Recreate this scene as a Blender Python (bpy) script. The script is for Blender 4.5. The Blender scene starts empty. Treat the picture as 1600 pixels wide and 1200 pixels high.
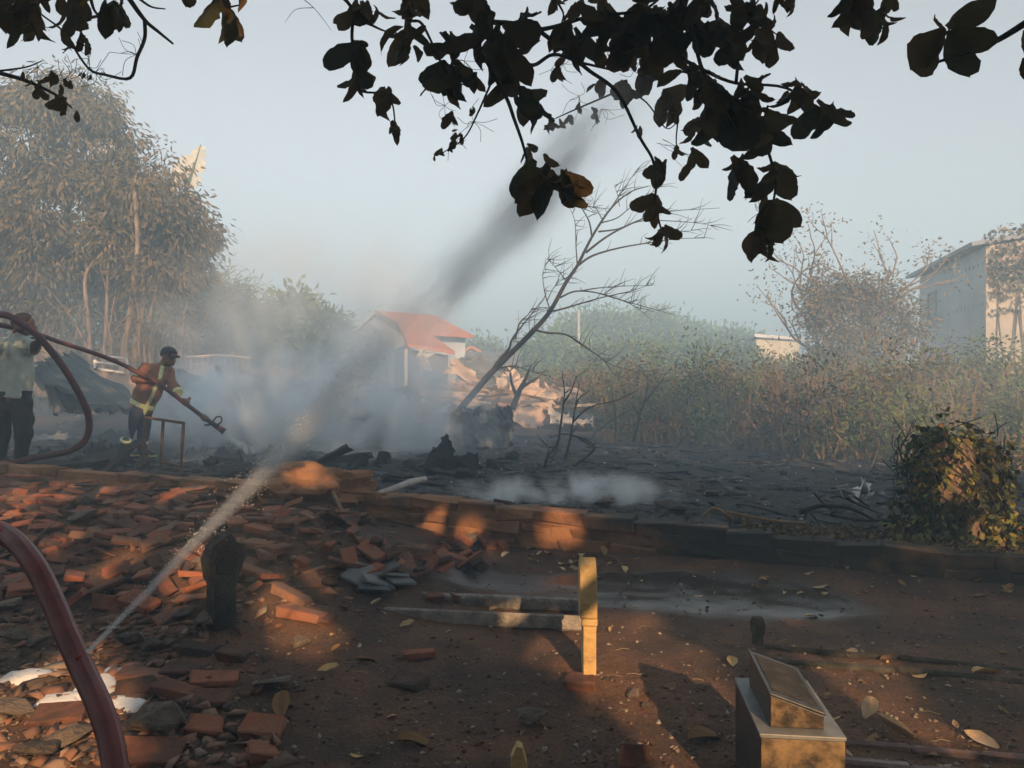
import bpy, bmesh, math, random
import numpy as np
from mathutils import Vector, Matrix

# ------------------------------------------------------------------ camera, sky, sun, exposure
SC = bpy.context.scene
COL = SC.collection
CAMH, FPX, HOR = 1.5, 1200.0, 590.0          # eye height, focal length and horizon row for a 1600x1200 picture
cam_d = bpy.data.cameras.new('camera'); cam = bpy.data.objects.new('camera', cam_d); COL.objects.link(cam)
cam.location = (0, 0, CAMH); cam.rotation_euler = (math.radians(90), 0, 0)
cam_d.sensor_width = 36; cam_d.lens = 36*FPX/1600; cam_d.shift_y = (HOR-600)/1600
cam_d.clip_start = 0.05; cam_d.clip_end = 2000
SC.camera = cam

SUN_EL, SUN_AZ = math.radians(22), math.radians(167)       # azimuth clockwise from +Y (the view direction)
SUN = np.array([math.sin(SUN_AZ)*math.cos(SUN_EL), math.cos(SUN_AZ)*math.cos(SUN_EL), math.sin(SUN_EL)])
W = bpy.data.worlds.new('World'); SC.world = W; W.use_nodes = True
nt = W.node_tree; bg = nt.nodes['Background']
sky = nt.nodes.new('ShaderNodeTexSky'); sky.sky_type = 'NISHITA'; sky.sun_disc = False
sky.sun_elevation = SUN_EL; sky.sun_rotation = SUN_AZ; sky.air_density = 1.0; sky.dust_density = 4.0; sky.ozone_density = 1.0
hs = nt.nodes.new('ShaderNodeHueSaturation'); hs.inputs['Saturation'].default_value = 0.25
wb = nt.nodes.new('ShaderNodeMix'); wb.data_type = 'RGBA'; wb.blend_type = 'MULTIPLY'; wb.inputs[0].default_value = 1.0; wb.inputs[7].default_value = (1.0, 1.0, .985, 1)      # smoky grey-green tint of the whole sky
nt.links.new(sky.outputs[0], hs.inputs['Color']); nt.links.new(hs.outputs[0], wb.inputs[6]); nt.links.new(wb.outputs[2], bg.inputs[0]); bg.inputs[1].default_value = 0.118
sun_d = bpy.data.lights.new('sun', 'SUN'); sun_d.energy = 5.0; sun_d.angle = math.radians(0.5); sun_d.color = (1.0, 0.60, 0.30)
sun_o = bpy.data.objects.new('sun', sun_d); COL.objects.link(sun_o); sun_o.location = (2, -20, 12)
sun_o.rotation_euler = Vector(SUN).to_track_quat('Z', 'Y').to_euler()
SC.view_settings.view_transform = 'Standard'; SC.view_settings.look = 'None'
SC.view_settings.gamma = 1.0; SC.view_settings.use_curve_mapping = False
SC.view_settings.exposure = 0.88
cy = SC.cycles
cy.use_denoising = True; cy.use_adaptive_sampling = True; cy.adaptive_threshold = 0.02
cy.max_bounces = 8; cy.diffuse_bounces = 3; cy.glossy_bounces = 2; cy.transmission_bounces = 3
cy.volume_bounces = 8; cy.transparent_max_bounces = 8; cy.volume_step_rate = 1.0; cy.volume_max_steps = 128

# ------------------------------------------------------------------ helpers
rng = np.random.default_rng(11); RND = random.Random(5)
def P(px, py, y): return np.array([(px-800)/FPX*y, y, CAMH-(py-HOR)/FPX*y])
def _hash(ix, iy, iz, s):
    h = (ix.astype(np.int64)*374761393 + iy.astype(np.int64)*668265263 + iz.astype(np.int64)*2147483647 + s*974634777) & 0xffffffff
    h = ((h ^ (h >> 13))*1274126177) & 0xffffffff
    return ((h ^ (h >> 16)) & 0xffff)/65535.0
def vnoise(x, y, z=0.0, s=0):
    x, y, z = np.broadcast_arrays(np.asarray(x, float), np.asarray(y, float), np.asarray(z, float))
    ix, iy, iz = np.floor(x), np.floor(y), np.floor(z); fx, fy, fz = x-ix, y-iy, z-iz
    fx, fy, fz = fx*fx*(3-2*fx), fy*fy*(3-2*fy), fz*fz*(3-2*fz); r = 0
    for dx in (0, 1):
        for dy in (0, 1):
            for dz in (0, 1):
                r = r + (fx if dx else 1-fx)*(fy if dy else 1-fy)*(fz if dz else 1-fz)*_hash(ix+dx, iy+dy, iz+dz, s)
    return r*2-1
def fbm(x, y, z=0.0, o=4, s=0):
    r = 0; a = .5; f = 1.0
    for k in range(o): r = r+a*vnoise(np.asarray(x)*f, np.asarray(y)*f, np.asarray(z)*f, s+k); a *= .5; f *= 2.03
    return r
def sstep(a, b, x):
    t = np.clip((np.asarray(x, float)-a)/(b-a), 0, 1); return t*t*(3-2*t)
def nrm(v): v = np.asarray(v, float); return v/np.maximum(np.linalg.norm(v, axis=-1, keepdims=True), 1e-9)

def mesh_np(name, V, F, smooth=False):
    V = np.asarray(V, np.float32); F = np.asarray(F, np.int32); me = bpy.data.meshes.new(name)
    n, k = F.shape
    me.vertices.add(len(V)); me.vertices.foreach_set('co', V.ravel())
    me.loops.add(n*k); me.loops.foreach_set('vertex_index', F.ravel())
    me.polygons.add(n); me.polygons.foreach_set('loop_start', np.arange(0, n*k, k, dtype=np.int32))
    if smooth: me.polygons.foreach_set('use_smooth', np.ones(n, bool))
    me.update(calc_edges=True); return me
def mesh_py(name, V, F, smooth=False):
    me = bpy.data.meshes.new(name); me.from_pydata([tuple(map(float, v)) for v in V], [], F)
    if smooth: me.polygons.foreach_set('use_smooth', np.ones(len(F), bool))
    me.update(); return me

class MB:
    def __init__(s): s.V = []; s.F = []
    def add(s, V, F):
        o = len(s.V); s.V.extend([tuple(v) for v in V]); s.F.extend([tuple(i+o for i in f) for f in F]); return s
    def box(s, c, size, rot=None, jit=0):
        h = np.array(size)/2; V = np.array([[x, y, z] for z in (-1, 1) for y in (-1, 1) for x in (-1, 1)])*h
        if jit: V = V+rng.uniform(-jit, jit, V.shape)
        if rot is not None: V = V @ np.array(rot).T
        return s.add(V+np.array(c), [(0, 2, 3, 1), (4, 5, 7, 6), (0, 1, 5, 4), (2, 6, 7, 3), (0, 4, 6, 2), (1, 3, 7, 5)])
    def tube(s, pts, rad, sides=6, cap=True, prof=None):
        pts = np.asarray(pts, float); n = len(pts)
        if np.isscalar(rad): rad = [rad]*n
        T = np.gradient(pts, axis=0); T = nrm(T)
        u = np.cross(T[0], (0, 0, 1)); u = np.cross(T[0], (1, 0, 0)) if np.linalg.norm(u) < .1 else u; u = nrm(u); V = []
        a = np.arange(sides)/sides*2*math.pi; pr = np.ones(sides) if prof is None else np.array([prof(x) for x in a])
        for i in range(n):
            u = nrm(u-T[i]*np.dot(u, T[i])); w = np.cross(T[i], u)
            V.extend(pts[i]+rad[i]*((np.cos(a)*pr)[:, None]*u+(np.sin(a)*pr)[:, None]*w))
        F = [(i*sides+j, i*sides+(j+1) % sides, (i+1)*sides+(j+1) % sides, (i+1)*sides+j) for i in range(n-1) for j in range(sides)]
        if cap: F += [tuple(range(sides-1, -1, -1)), tuple((n-1)*sides+j for j in range(sides))]
        return s.add(V, F)
    def prism(s, out, axis_a, axis_b, axis_n, o, t):
        o = np.array(o); A, B, N = map(np.array, (axis_a, axis_b, axis_n)); n = len(out)
        V = [o+A*x+B*y for x, y in out]+[o+A*x+B*y+N*t for x, y in out]
        return s.add(V, [tuple(range(n-1, -1, -1)), tuple(range(n, 2*n))]+[(i, (i+1) % n, n+(i+1) % n, n+i) for i in range(n)])
    def mesh(s, name, smooth=False): return mesh_py(name, s.V, s.F, smooth)

def tag(o, label=None, cat=None, group=None, kind=None):
    for k, v in (('label', label), ('category', cat), ('group', group), ('kind', kind)):
        if v: o[k] = v
    if cat and not kind: o['kind'] = 'thing'
    return o
def ob(name, me, mat, parent=None, label=None, cat=None, group=None, kind=None, loc=None, rot=None, scale=None):
    if isinstance(me, MB): me = me.mesh(name)
    if mat is not None and not me.materials: me.materials.append(mat)
    o = bpy.data.objects.new(name, me); COL.objects.link(o)
    if loc is not None: o.location = [float(x) for x in loc]
    if rot is not None: o.rotation_euler = [float(x) for x in rot]
    if scale is not None: o.scale = (scale,)*3 if np.isscalar(scale) else scale
    if parent is not None: o.parent = parent
    return tag(o, label, cat, group, kind)
def root(name, loc, label, cat, group=None):
    o = bpy.data.objects.new(name, None); COL.objects.link(o); o.location = [float(x) for x in loc]; o.empty_display_size = .1
    return tag(o, label, cat, group)
def part(r, name, mb, mat, smooth=False, parent=None, label=None, kind=None):
    """mesh given in world coordinates becomes a child of root r (or of a part of it)"""
    o0 = np.array(r.location)
    if isinstance(mb, MB): me = mesh_py(name, np.array(mb.V)-o0, mb.F, smooth)
    else:
        me = mb; v = np.empty(len(me.vertices)*3, np.float32); me.vertices.foreach_get('co', v)
        me.vertices.foreach_set('co', (v.reshape(-1, 3)-o0).astype(np.float32).ravel()); me.update()
    return ob(name, me, mat, parent or r, label=label, kind=kind)

# ---- materials
def mk(name, cols, scale=6., rough=.85, bump=.25, bscale=None, rnd=0., isl=0., spec=.3, metal=0., stretch=None, detail=6, trans=0., lo=.3, hi=.7, world=False):
    m = bpy.data.materials.new(name); m.use_nodes = True; n = m.node_tree.nodes; L = m.node_tree.links.new; b = n['Principled BSDF']
    b.inputs['Roughness'].default_value = rough; b.inputs['Specular IOR Level'].default_value = spec; b.inputs['Metallic'].default_value = metal
    if world: co = n.new('ShaderNodeNewGeometry').outputs['Position']
    else: co = n.new('ShaderNodeTexCoord').outputs['Object']
    if stretch:
        mp = n.new('ShaderNodeMapping'); mp.inputs['Scale'].default_value = stretch; L(co, mp.inputs[0]); co = mp.outputs[0]
    oi = n.new('ShaderNodeObjectInfo') if rnd else None
    no = n.new('ShaderNodeTexNoise'); no.inputs['Scale'].default_value = scale; no.inputs['Detail'].default_value = detail; no.inputs['Roughness'].default_value = .62
    if rnd:
        no.noise_dimensions = '4D'; mu = n.new('ShaderNodeMath'); mu.operation = 'MULTIPLY'; mu.inputs[1].default_value = 37.; L(oi.outputs['Random'], mu.inputs[0]); L(mu.outputs[0], no.inputs['W'])
    L(co, no.inputs['Vector'])
    fac = no.outputs[0]
    if isl or rnd:
        src = n.new('ShaderNodeNewGeometry').outputs['Random Per Island'] if isl else oi.outputs['Random']; amt = isl or rnd
        mx = n.new('ShaderNodeMix'); mx.data_type = 'FLOAT'; mx.inputs[0].default_value = amt; L(fac, mx.inputs[2]); L(src, mx.inputs[3]); fac = mx.outputs[0]
        lo, hi = lo*(1-amt), hi*(1-amt)+amt
    rp = n.new('ShaderNodeValToRGB'); e = rp.color_ramp.elements; k = len(cols)
    while len(e) < k: e.new(.5)
    for i, c in enumerate(cols): e[i].position = lo+(hi-lo)*i/max(k-1, 1); e[i].color = (*c, 1)
    L(fac, rp.inputs[0]); L(rp.outputs[0], b.inputs['Base Color'])
    if bump:
        n2 = n.new('ShaderNodeTexNoise'); n2.inputs['Scale'].default_value = bscale or scale*4; n2.inputs['Detail'].default_value = 5; L(co, n2.inputs['Vector'])
        bp = n.new('ShaderNodeBump'); bp.inputs['Strength'].default_value = bump; bp.inputs['Distance'].default_value = .02; L(n2.outputs[0], bp.inputs['Height']); L(bp.outputs[0], b.inputs['Normal'])
    if trans:
        tr = n.new('ShaderNodeBsdfTranslucent'); L(rp.outputs[0], tr.inputs['Color']); ms = n.new('ShaderNodeMixShader'); ms.inputs[0].default_value = trans
        L(b.outputs[0], ms.inputs[1]); L(tr.outputs[0], ms.inputs[2]); L(ms.outputs[0], n['Material Output'].inputs['Surface'])
    return m
M = {}
M['brick'] = mk('brick', [(.016, .015, .014), (.055, .038, .030), (.15, .066, .042), (.29, .105, .055), (.21, .115, .075), (.085, .062, .050)], 11, rnd=.5, bump=.5)
M['wall'] = mk('clay_wall', [(.045, .032, .024), (.15, .075, .040), (.27, .135, .065), (.30, .16, .08), (.12, .075, .05)], 5, rnd=.2, bump=.6, world=True)
M['tile'] = mk('clay_tile', [(.12, .05, .035), (.28, .11, .065), (.36, .16, .09)], 10, rnd=.5, bump=.4)
M['stone'] = mk('rubble_stone', [(.03, .026, .023), (.085, .068, .055), (.15, .12, .095), (.24, .19, .145)], 3, rnd=.35, bump=1., bscale=6)
M['concrete'] = mk('weathered_concrete', [(.06, .055, .05), (.20, .185, .165), (.36, .33, .30), (.45, .42, .38)], 14, rnd=.2, bump=.6)
M['moss'] = mk('mossy_cement', [(.018, .020, .012), (.05, .048, .036), (.11, .10, .085)], 12, bump=.6)
M['char'] = mk('charred_wood', [(.010, .010, .011), (.030, .030, .032), (.07, .068, .066)], 18, rnd=.3, bump=.8, stretch=(1, 1, 1))
M['ash'] = mk('ash_debris', [(.012, .013, .014), (.03, .032, .034), (.07, .07, .072), (.17, .17, .17)], 12, isl=.6, bump=.3)
M['darkleaf'] = mk('wilted_leaf', [(.016, .020, .010), (.040, .044, .018), (.10, .066, .026), (.055, .052, .020)], 6, rnd=.6, rough=.6, bump=.5, bscale=40, trans=.35)
M['yellowleaf'] = mk('yellow_leaf', [(.35, .22, .03), (.55, .36, .05)], 20, rough=.6, trans=.35)
M['fallen'] = mk('fallen_leaf', [(.14, .065, .028), (.32, .20, .09), (.58, .44, .29), (.52, .34, .09)], 12, rnd=.7, rough=.75, bump=.4, bscale=50)
M['canopy'] = mk('canopy_leaf', [(.03, .045, .015), (.06, .075, .02), (.10, .085, .03)], 3, isl=.6, bump=0)
M['bark'] = mk('bark', [(.07, .05, .038), (.17, .12, .085), (.28, .20, .135)], 9, bump=.7, stretch=(1, 1, .3))
M['twig'] = mk('dark_twig', [(.018, .016, .014), (.045, .038, .032)], 20, bump=.4)
M['mango'] = mk('dry_mango_leaf', [(.032, .038, .020), (.062, .055, .028), (.11, .080, .040), (.18, .118, .058)], 1.0, isl=.45, bump=0)
M['green'] = mk('green_leaf', [(.035, .06, .02), (.06, .10, .03), (.10, .13, .045)], 2, isl=.55, bump=0)
M['fargreen'] = mk('far_leaf', [(.055, .095, .028), (.10, .15, .045), (.17, .18, .065)], .3, isl=.5, bump=0)
M['scrub'] = mk('dry_stalk', [(.06, .050, .030), (.14, .095, .052), (.25, .165, .09), (.09, .09, .045)], .35, isl=.5, bump=0)
M['scrubleaf'] = mk('dry_leaf', [(.05, .062, .028), (.11, .09, .042), (.20, .125, .06), (.065, .095, .038)], .4, isl=.5, bump=0)
M['vineleaf'] = mk('vine_leaf', [(.018, .022, .012), (.035, .045, .016), (.055, .07, .02), (.12, .14, .035), (.22, .19, .045), (.25, .08, .03)], 3, isl=.7, bump=0, lo=.3, hi=.75)
M['rust'] = mk('rusty_sheet', [(.22, .14, .10), (.44, .29, .20), (.60, .45, .33), (.68, .55, .43)], 2.2, rnd=.35, bump=.3, rough=.7)
M['greysheet'] = mk('sooty_sheet', [(.07, .075, .08), (.14, .15, .155), (.22, .225, .23)], 3, rnd=.3, bump=.3, rough=.6)
M['teal'] = mk('dark_sheet', [(.03, .04, .045), (.06, .075, .08), (.10, .115, .12)], 2.5, rnd=.2, bump=.25, rough=.6)
M['metal'] = mk('scorched_metal', [(.05, .03, .022), (.14, .075, .05), (.22, .13, .09)], 25, bump=.4, rough=.6)
M['whitepaint'] = mk('chipped_white', [(.35, .30, .24), (.62, .57, .50), (.72, .68, .62)], 9, bump=.2)
M['pvc'] = mk('dirty_pipe', [(.34, .30, .28), (.52, .48, .45)], 12, bump=.1, rough=.5)
M['hose'] = mk('fire_hose', [(.10, .018, .020), (.165, .028, .029), (.21, .05, .046)], 22, rough=.34, bump=.2, bscale=500, spec=.6)
M['hosefar'] = mk('dusty_hose', [(.055, .016, .015), (.085, .024, .022), (.115, .040, .034)], 8, rough=.55, bump=.1)
M['black'] = mk('black_rubber', [(.015, .015, .017), (.03, .03, .033)], 12, rough=.5, bump=.1)
M['redmetal'] = mk('red_coupling', [(.28, .03, .02), (.40, .06, .04)], 12, rough=.4, bump=0)
M['skin'] = mk('skin', [(.16, .075, .045), (.24, .12, .075)], 20, rough=.55, bump=.05)
M['hair'] = mk('hair', [(.012, .011, .010), (.03, .028, .025)], 60, bump=.3)
M['jacket'] = mk('brown_fire_jacket', [(.17, .075, .045), (.25, .115, .07), (.30, .14, .085)], 10, bump=.3, bscale=30)
M['band'] = mk('reflective_band', [(.40, .50, .16), (.60, .66, .34), (.66, .68, .58)], 30, bump=0, rough=.45)
M['navy'] = mk('navy_cloth', [(.020, .028, .055), (.035, .045, .085)], 12, bump=.2)
M['olive'] = mk('dark_olive_cloth', [(.016, .018, .018), (.032, .034, .026)], 10, bump=.2)
M['shirt'] = mk('sage_shirt', [(.38, .43, .38), (.52, .57, .51)], 9, bump=.3, bscale=25)
M['bootyellow'] = mk('boot_yellow', [(.42, .34, .10), (.55, .46, .18)], 18, bump=.2)
M['granite'] = mk('black_tile', [(.014, .015, .017), (.035, .035, .037), (.06, .055, .05)], 30, rough=.38, bump=.12, bscale=200, spec=.4)
M['tilelit'] = mk('sunlit_stained_tile', [(.014, .012, .010), (.05, .038, .026), (.15, .105, .058), (.23, .16, .085)], 9, rough=.6, bump=.3, lo=.36, hi=.64)  # stained tile with the amber of sunlight mixed into its colour
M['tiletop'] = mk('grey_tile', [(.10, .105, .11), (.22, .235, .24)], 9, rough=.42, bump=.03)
M['yellowstone'] = mk('yellow_painted_stone', [(.30, .20, .10), (.52, .36, .15), (.58, .42, .20)], 12, bump=.35)
M['darkstone'] = mk('dark_carved_stone', [(.014, .014, .013), (.035, .033, .030), (.07, .062, .052)], 16, bump=.7)
M['pink'] = mk('pink_tile', [(.10, .06, .055), (.22, .15, .145), (.33, .25, .25)], 10, rough=.4, bump=.1)
M['plaster'] = mk('grey_plaster', [(.36, .39, .41), (.50, .53, .55), (.60, .62, .63)], .7, bump=.15)
M['plasterwarm'] = mk('sun_tinted_plaster', [(.26, .21, .16), (.40, .33, .25), (.50, .42, .33)], .6, bump=.2)  # warmer copy of the wall plaster, sunlight put into its colour
M['cream'] = mk('cream_wall', [(.52, .45, .30), (.66, .58, .42)], 1, bump=.05)
M['white'] = mk('white_wall', [(.55, .55, .54), (.70, .70, .68)], 1, bump=.05)
M['roof'] = mk('red_roof_tile', [(.33, .11, .06), (.46, .17, .09), (.52, .22, .13)], 3, rnd=.3, bump=.2)
M['darkwin'] = mk('dark_opening', [(.03, .035, .04), (.06, .065, .07)], 4, rough=.25, bump=0)
M['frame'] = mk('window_frame', [(.25, .27, .28), (.36, .38, .39)], 4, bump=0)
M['foam'] = mk('white_foam', [(.62, .65, .68), (.80, .82, .84)], 20, rough=.5, bump=.5, bscale=90)
M['brownhead'] = mk('brown_wood', [(.16, .10, .05), (.30, .20, .11)], 8, bump=.4)
M['crumb'] = mk('soil_crumb', [(.05, .032, .022), (.11, .07, .045), (.20, .16, .12), (.38, .33, .26)], 5, isl=.8, bump=0)
M['banana'] = mk('dry_banana_leaf', [(.30, .29, .24), (.45, .43, .36)], 4, bump=.2)
M['ochre'] = mk('ochre_box', [(.42, .24, .12), (.52, .32, .18)], 4, bump=.1)

# ------------------------------------------------------------------ terrain
def wally(x): return 6.74-.355*np.asarray(x, float)
def walltop(x): return np.interp(x, [-7, -5, -1.2, .5, 2.5, 3.6, 6], [.52, .51, .42, .36, .26, .235, .22])
WT = nrm(np.array([1, -.355, 0.])); WN = np.array([.355, 1, 0])/math.hypot(1, .355)      # along the wall, and away from the camera
def wdist(x, y): return (np.asarray(y)-wally(x))*.9423
def H(x, y):
    x = np.asarray(x, float); y = np.asarray(y, float); d = wdist(x, y)
    back = np.interp(x, [-8, -4, 0, 3, 8], [.30, .30, .26, .20, .20])+(walltop(x)-.08-np.interp(x, [-8, -4, 0, 3, 8], [.30, .30, .26, .20, .20]))*(1-sstep(.1, 1.8, d))
    back = back+.07*fbm(x*1.6, y*1.6, s=3)*sstep(.2, 1.5, d)+.09*fbm(x*.35, y*.35, s=9)*sstep(2, 8, d)
    mound = .24*sstep(.2, -2.6, x)*sstep(-3.4, -.3, d)+.09*sstep(-.2, -1.6, x)*sstep(-4.9, -3., d)
    mound = mound+.17*np.exp(-((x+1.45)/.8)**2-((y-5.75)/.65)**2)+.06*np.exp(-((x+1.5)/.45)**2-((y-4.75)/.4)**2)
    front = mound+.012*fbm(x*4, y*4, s=1)+.035*fbm(x*.8, y*.8, s=2)+.006*fbm(x*18, y*18, s=5)+mound*.25*fbm(x*5, y*5, s=6)
    front = front+.05*sstep(-.55, -.12, d)*sstep(-1.5, .5, x)
    return front+(back-front)*sstep(-.07, .07, d)
def G(px, py, dz=0., ymin=1.2):
    y = None
    for st in ((_GY[_GY >= ymin]), None):
        ys = st if st is not None else np.linspace(y-.12, y, 9)
        X = (px-800)/FPX*ys; below = CAMH-(py-HOR)/FPX*ys <= H(X, ys)+dz; i = int(np.argmax(below)) if below.any() else len(ys)-1; y = ys[i]
    return np.array([X[i], y, float(H(X[i], y))])
_GY = np.concatenate([np.arange(1.2, 9, .12), np.arange(9, 20, .4), np.arange(20, 60, 3)])
def GV(px, py):
    y = np.full(len(px), 5.)
    for k in range(8): y = np.clip(.5*y+.5*(CAMH-H((px-800)/FPX*y, y))*FPX/(py-HOR), 1.2, 60)
    x = (px-800)/FPX*y; return np.stack([x, y, H(x, y)], -1)
def axis(pieces):
    out = []
    for a, b, s in pieces: out += list(np.arange(a, b, s))
    return np.array(out+[pieces[-1][1]])
xs = axis([(-150, -40, 10), (-40, -12, 1.5), (-12, -6.5, .25), (-6.5, 4.6, .05), (4.6, 12, .25), (12, 40, 1.5), (40, 150, 10)])
ys = axis([(-14.4, 1.6, .8), (1.6, 9.6, .05), (9.6, 18, .15), (18, 40, 1.0), (40, 150, 8)])
XX, YY = np.meshgrid(xs, ys); ZZ = H(XX, YY); nx, ny = len(xs), len(ys)
idx = np.arange(nx*ny).reshape(ny, nx)
Fq = np.stack([idx[:-1, :-1], idx[:-1, 1:], idx[1:, 1:], idx[1:, :-1]], -1).reshape(-1, 4)
gme = mesh_np('ground', np.stack([XX, YY, ZZ], -1).reshape(-1, 3), Fq, True)
D = wdist(XX, YY).ravel(); xf, yf = XX.ravel(), YY.ravel()
burnt = sstep(-.05, .3, D)*(1-sstep(7.5, 10.5, D+2.0*fbm(xf*.5, yf*.5, s=21)))*(.75+.25*sstep(-.3, .2, fbm(xf, yf, s=22)))
burnt = np.maximum(burnt, .55*sstep(0, .5, fbm(xf*1.3, yf*1.3, s=31))*sstep(-2.0, -.3, D)*(D < 0))
wetc = np.exp(-(((xf-1.25)/1.25)**2+((yf-5.30+.20*(xf-1.25))/.60)**2)); wetn = wetc+.40*fbm(xf*1.6, yf*2.6, s=41)
wet = sstep(.34, .62, wetn); wet = np.maximum(wet, .75*sstep(.5, .8, np.exp(-(((xf+.1)/.8)**2+((yf-5.6)/.45)**2))+.3*fbm(xf*3, yf*4, s=44)))
for nm, arr in (('burnt', burnt), ('wet', wet)):
    at = gme.attributes.new(nm, 'FLOAT', 'POINT'); at.data.foreach_set('value', arr.astype(np.float32))
def ground_mat():
    m = bpy.data.materials.new('ground_soil'); m.use_nodes = True; n = m.node_tree.nodes; L = m.node_tree.links.new; b = n['Principled BSDF']
    co = n.new('ShaderNodeNewGeometry').outputs['Position']
    def noise(s, d=8, r=.62):
        k = n.new('ShaderNodeTexNoise'); k.inputs['Scale'].default_value = s; k.inputs['Detail'].default_value = d; k.inputs['Roughness'].default_value = r; L(co, k.inputs['Vector']); return k.outputs[0]
    def ramp(f, cs):
        r = n.new('ShaderNodeValToRGB'); e = r.color_ramp.elements
        while len(e) < len(cs): e.new(.5)
        for i, (p, c) in enumerate(cs): e[i].position = p; e[i].color = (*c, 1)
        L(f, r.inputs[0]); return r.outputs[0]
    def mix(f, a, c2):
        x = n.new('ShaderNodeMix'); x.data_type = 'RGBA'; L(f, x.inputs[0]); L(a, x.inputs[6]); L(c2, x.inputs[7]); return x.outputs[2]
    def attr(nm):
        a = n.new('ShaderNodeAttribute'); a.attribute_name = nm; return a.outputs['Fac']
    soil = ramp(noise(1.5, 12, .68), [(.30, (.038, .025, .018)), (.45, (.088, .051, .034)), (.58, (.165, .084, .046)), (.72, (.14, .090, .060))])
    fine = ramp(noise(60, 4), [(.35, (.45, .45, .45)), (.52, (1, 1, 1)), (.72, (1.5, 1.4, 1.3))])
    mu = n.new('ShaderNodeMix'); mu.data_type = 'RGBA'; mu.blend_type = 'MULTIPLY'; mu.inputs[0].default_value = .8; L(soil, mu.inputs[6]); L(fine, mu.inputs[7])
    ash = ramp(noise(5, 12, .75), [(.32, (.010, .011, .012)), (.5, (.028, .029, .030)), (.62, (.060, .058, .056)), (.76, (.15, .147, .142))])
    col = mix(attr('burnt'), mu.outputs[2], ash)
    mud = ramp(noise(9, 8), [(.3, (.022, .019, .017)), (.7, (.06, .052, .046))]); w = attr('wet'); col = mix(w, col, mud)
    L(col, b.inputs['Base Color'])
    rr = n.new('ShaderNodeMapRange'); rr.inputs[3].default_value = .95; rr.inputs[4].default_value = .16; L(w, rr.inputs[0]); L(rr.outputs[0], b.inputs['Roughness'])
    b.inputs['Specular IOR Level'].default_value = .4
    bp = n.new('ShaderNodeBump'); bp.inputs['Distance'].default_value = .03; L(noise(22, 8, .7), bp.inputs['Height'])
    bs = n.new('ShaderNodeMapRange'); bs.inputs[3].default_value = .8; bs.inputs[4].default_value = .10; L(w, bs.inputs[0]); L(bs.outputs[0], bp.inputs['Strength']); L(bp.outputs[0], b.inputs['Normal'])
    return m
ob('ground', gme, ground_mat(), kind='structure')

# ------------------------------------------------------------------ low wall of clay blocks
def char_wall():
    m = M['wall']; n = m.node_tree.nodes; L = m.node_tree.links.new; b = n['Principled BSDF']; old = b.inputs['Base Color'].links[0].from_socket
    co = n.new('ShaderNodeNewGeometry').outputs['Position']; sx = n.new('ShaderNodeSeparateXYZ'); L(co, sx.inputs[0])
    mr = n.new('ShaderNodeMapRange'); mr.inputs[1].default_value = .75; mr.inputs[2].default_value = 1.15; mr.inputs[3].default_value = -.08; mr.inputs[4].default_value = .17; L(sx.outputs[0], mr.inputs[0])
    no = n.new('ShaderNodeTexNoise'); no.inputs['Scale'].default_value = 1.7; no.inputs['Detail'].default_value = 6; L(co, no.inputs['Vector'])
    ad = n.new('ShaderNodeMath'); ad.operation = 'ADD'; L(mr.outputs[0], ad.inputs[0]); L(no.outputs[0], ad.inputs[1])
    st = n.new('ShaderNodeMapRange'); st.inputs[1].default_value = .50; st.inputs[2].default_value = .64; L(ad.outputs[0], st.inputs[0])
    mx = n.new('ShaderNodeMix'); mx.data_type = 'RGBA'; L(st.outputs[0], mx.inputs[0]); L(old, mx.inputs[6]); mx.inputs[7].default_value = (.048, .044, .035, 1); L(mx.outputs[2], b.inputs['Base Color'])
char_wall()
def block_mesh(name, sx, sy, sz, bev=.008, jit=.006, seed=0, cuts=1):
    r = np.random.default_rng(seed); bm = bmesh.new(); bmesh.ops.create_cube(bm, size=1)
    for v in bm.verts: v.co = Vector((v.co.x*sx, v.co.y*sy, v.co.z*sz))+Vector(r.uniform(-jit, jit, 3)*2)
    bmesh.ops.bevel(bm, geom=list(bm.edges), offset=bev, segments=1, affect='EDGES')
    for v in bm.verts: v.co += Vector(r.uniform(-jit, jit, 3)*.6)
    me = bpy.data.meshes.new(name); bm.to_mesh(me); bm.free(); return me
x0 = -7.2; wall = root('brick_wall', (x0, float(wally(x0)), 0), 'low scorched clay brick wall crossing the ground below the burnt plot', 'wall')
wmesh = {}
u = 0.; total = 12.6*1.061
for k in range(6):
    u = -.2*(k % 2)-RND.random()*.1
    while u < total:
        L_ = RND.uniform(.30, .46); xm = x0+(u+L_/2)*WT[0]; ym = float(wally(xm)); top = float(walltop(xm)); hgt = .105
        zc = top-hgt/2-k*.108
        gap = -2.35 < xm < -1.45 and k < 3
        if zc > float(H(xm, ym-.2))-.06 and not gap and not (k == 0 and RND.random() < .07):
            key = (round(L_, 2), RND.randrange(3))
            if key not in wmesh: wmesh[key] = block_mesh('brick', key[0]-.004, .19, .103, .010, .012, int(key[0]*100)*7+key[1]); wmesh[key].materials.append(M['wall'])
            o = ob('brick', wmesh[key], None, wall); off = RND.uniform(-.010, .010)
            o.location = (xm-x0+WN[0]*off, ym-float(wally(x0))+WN[1]*off, zc+RND.uniform(-.004, .004)); o.rotation_euler = (RND.uniform(-.02, .02), RND.uniform(-.015, .015), math.atan2(WT[1], WT[0])+RND.uniform(-.02, .02))
        u += L_
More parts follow.
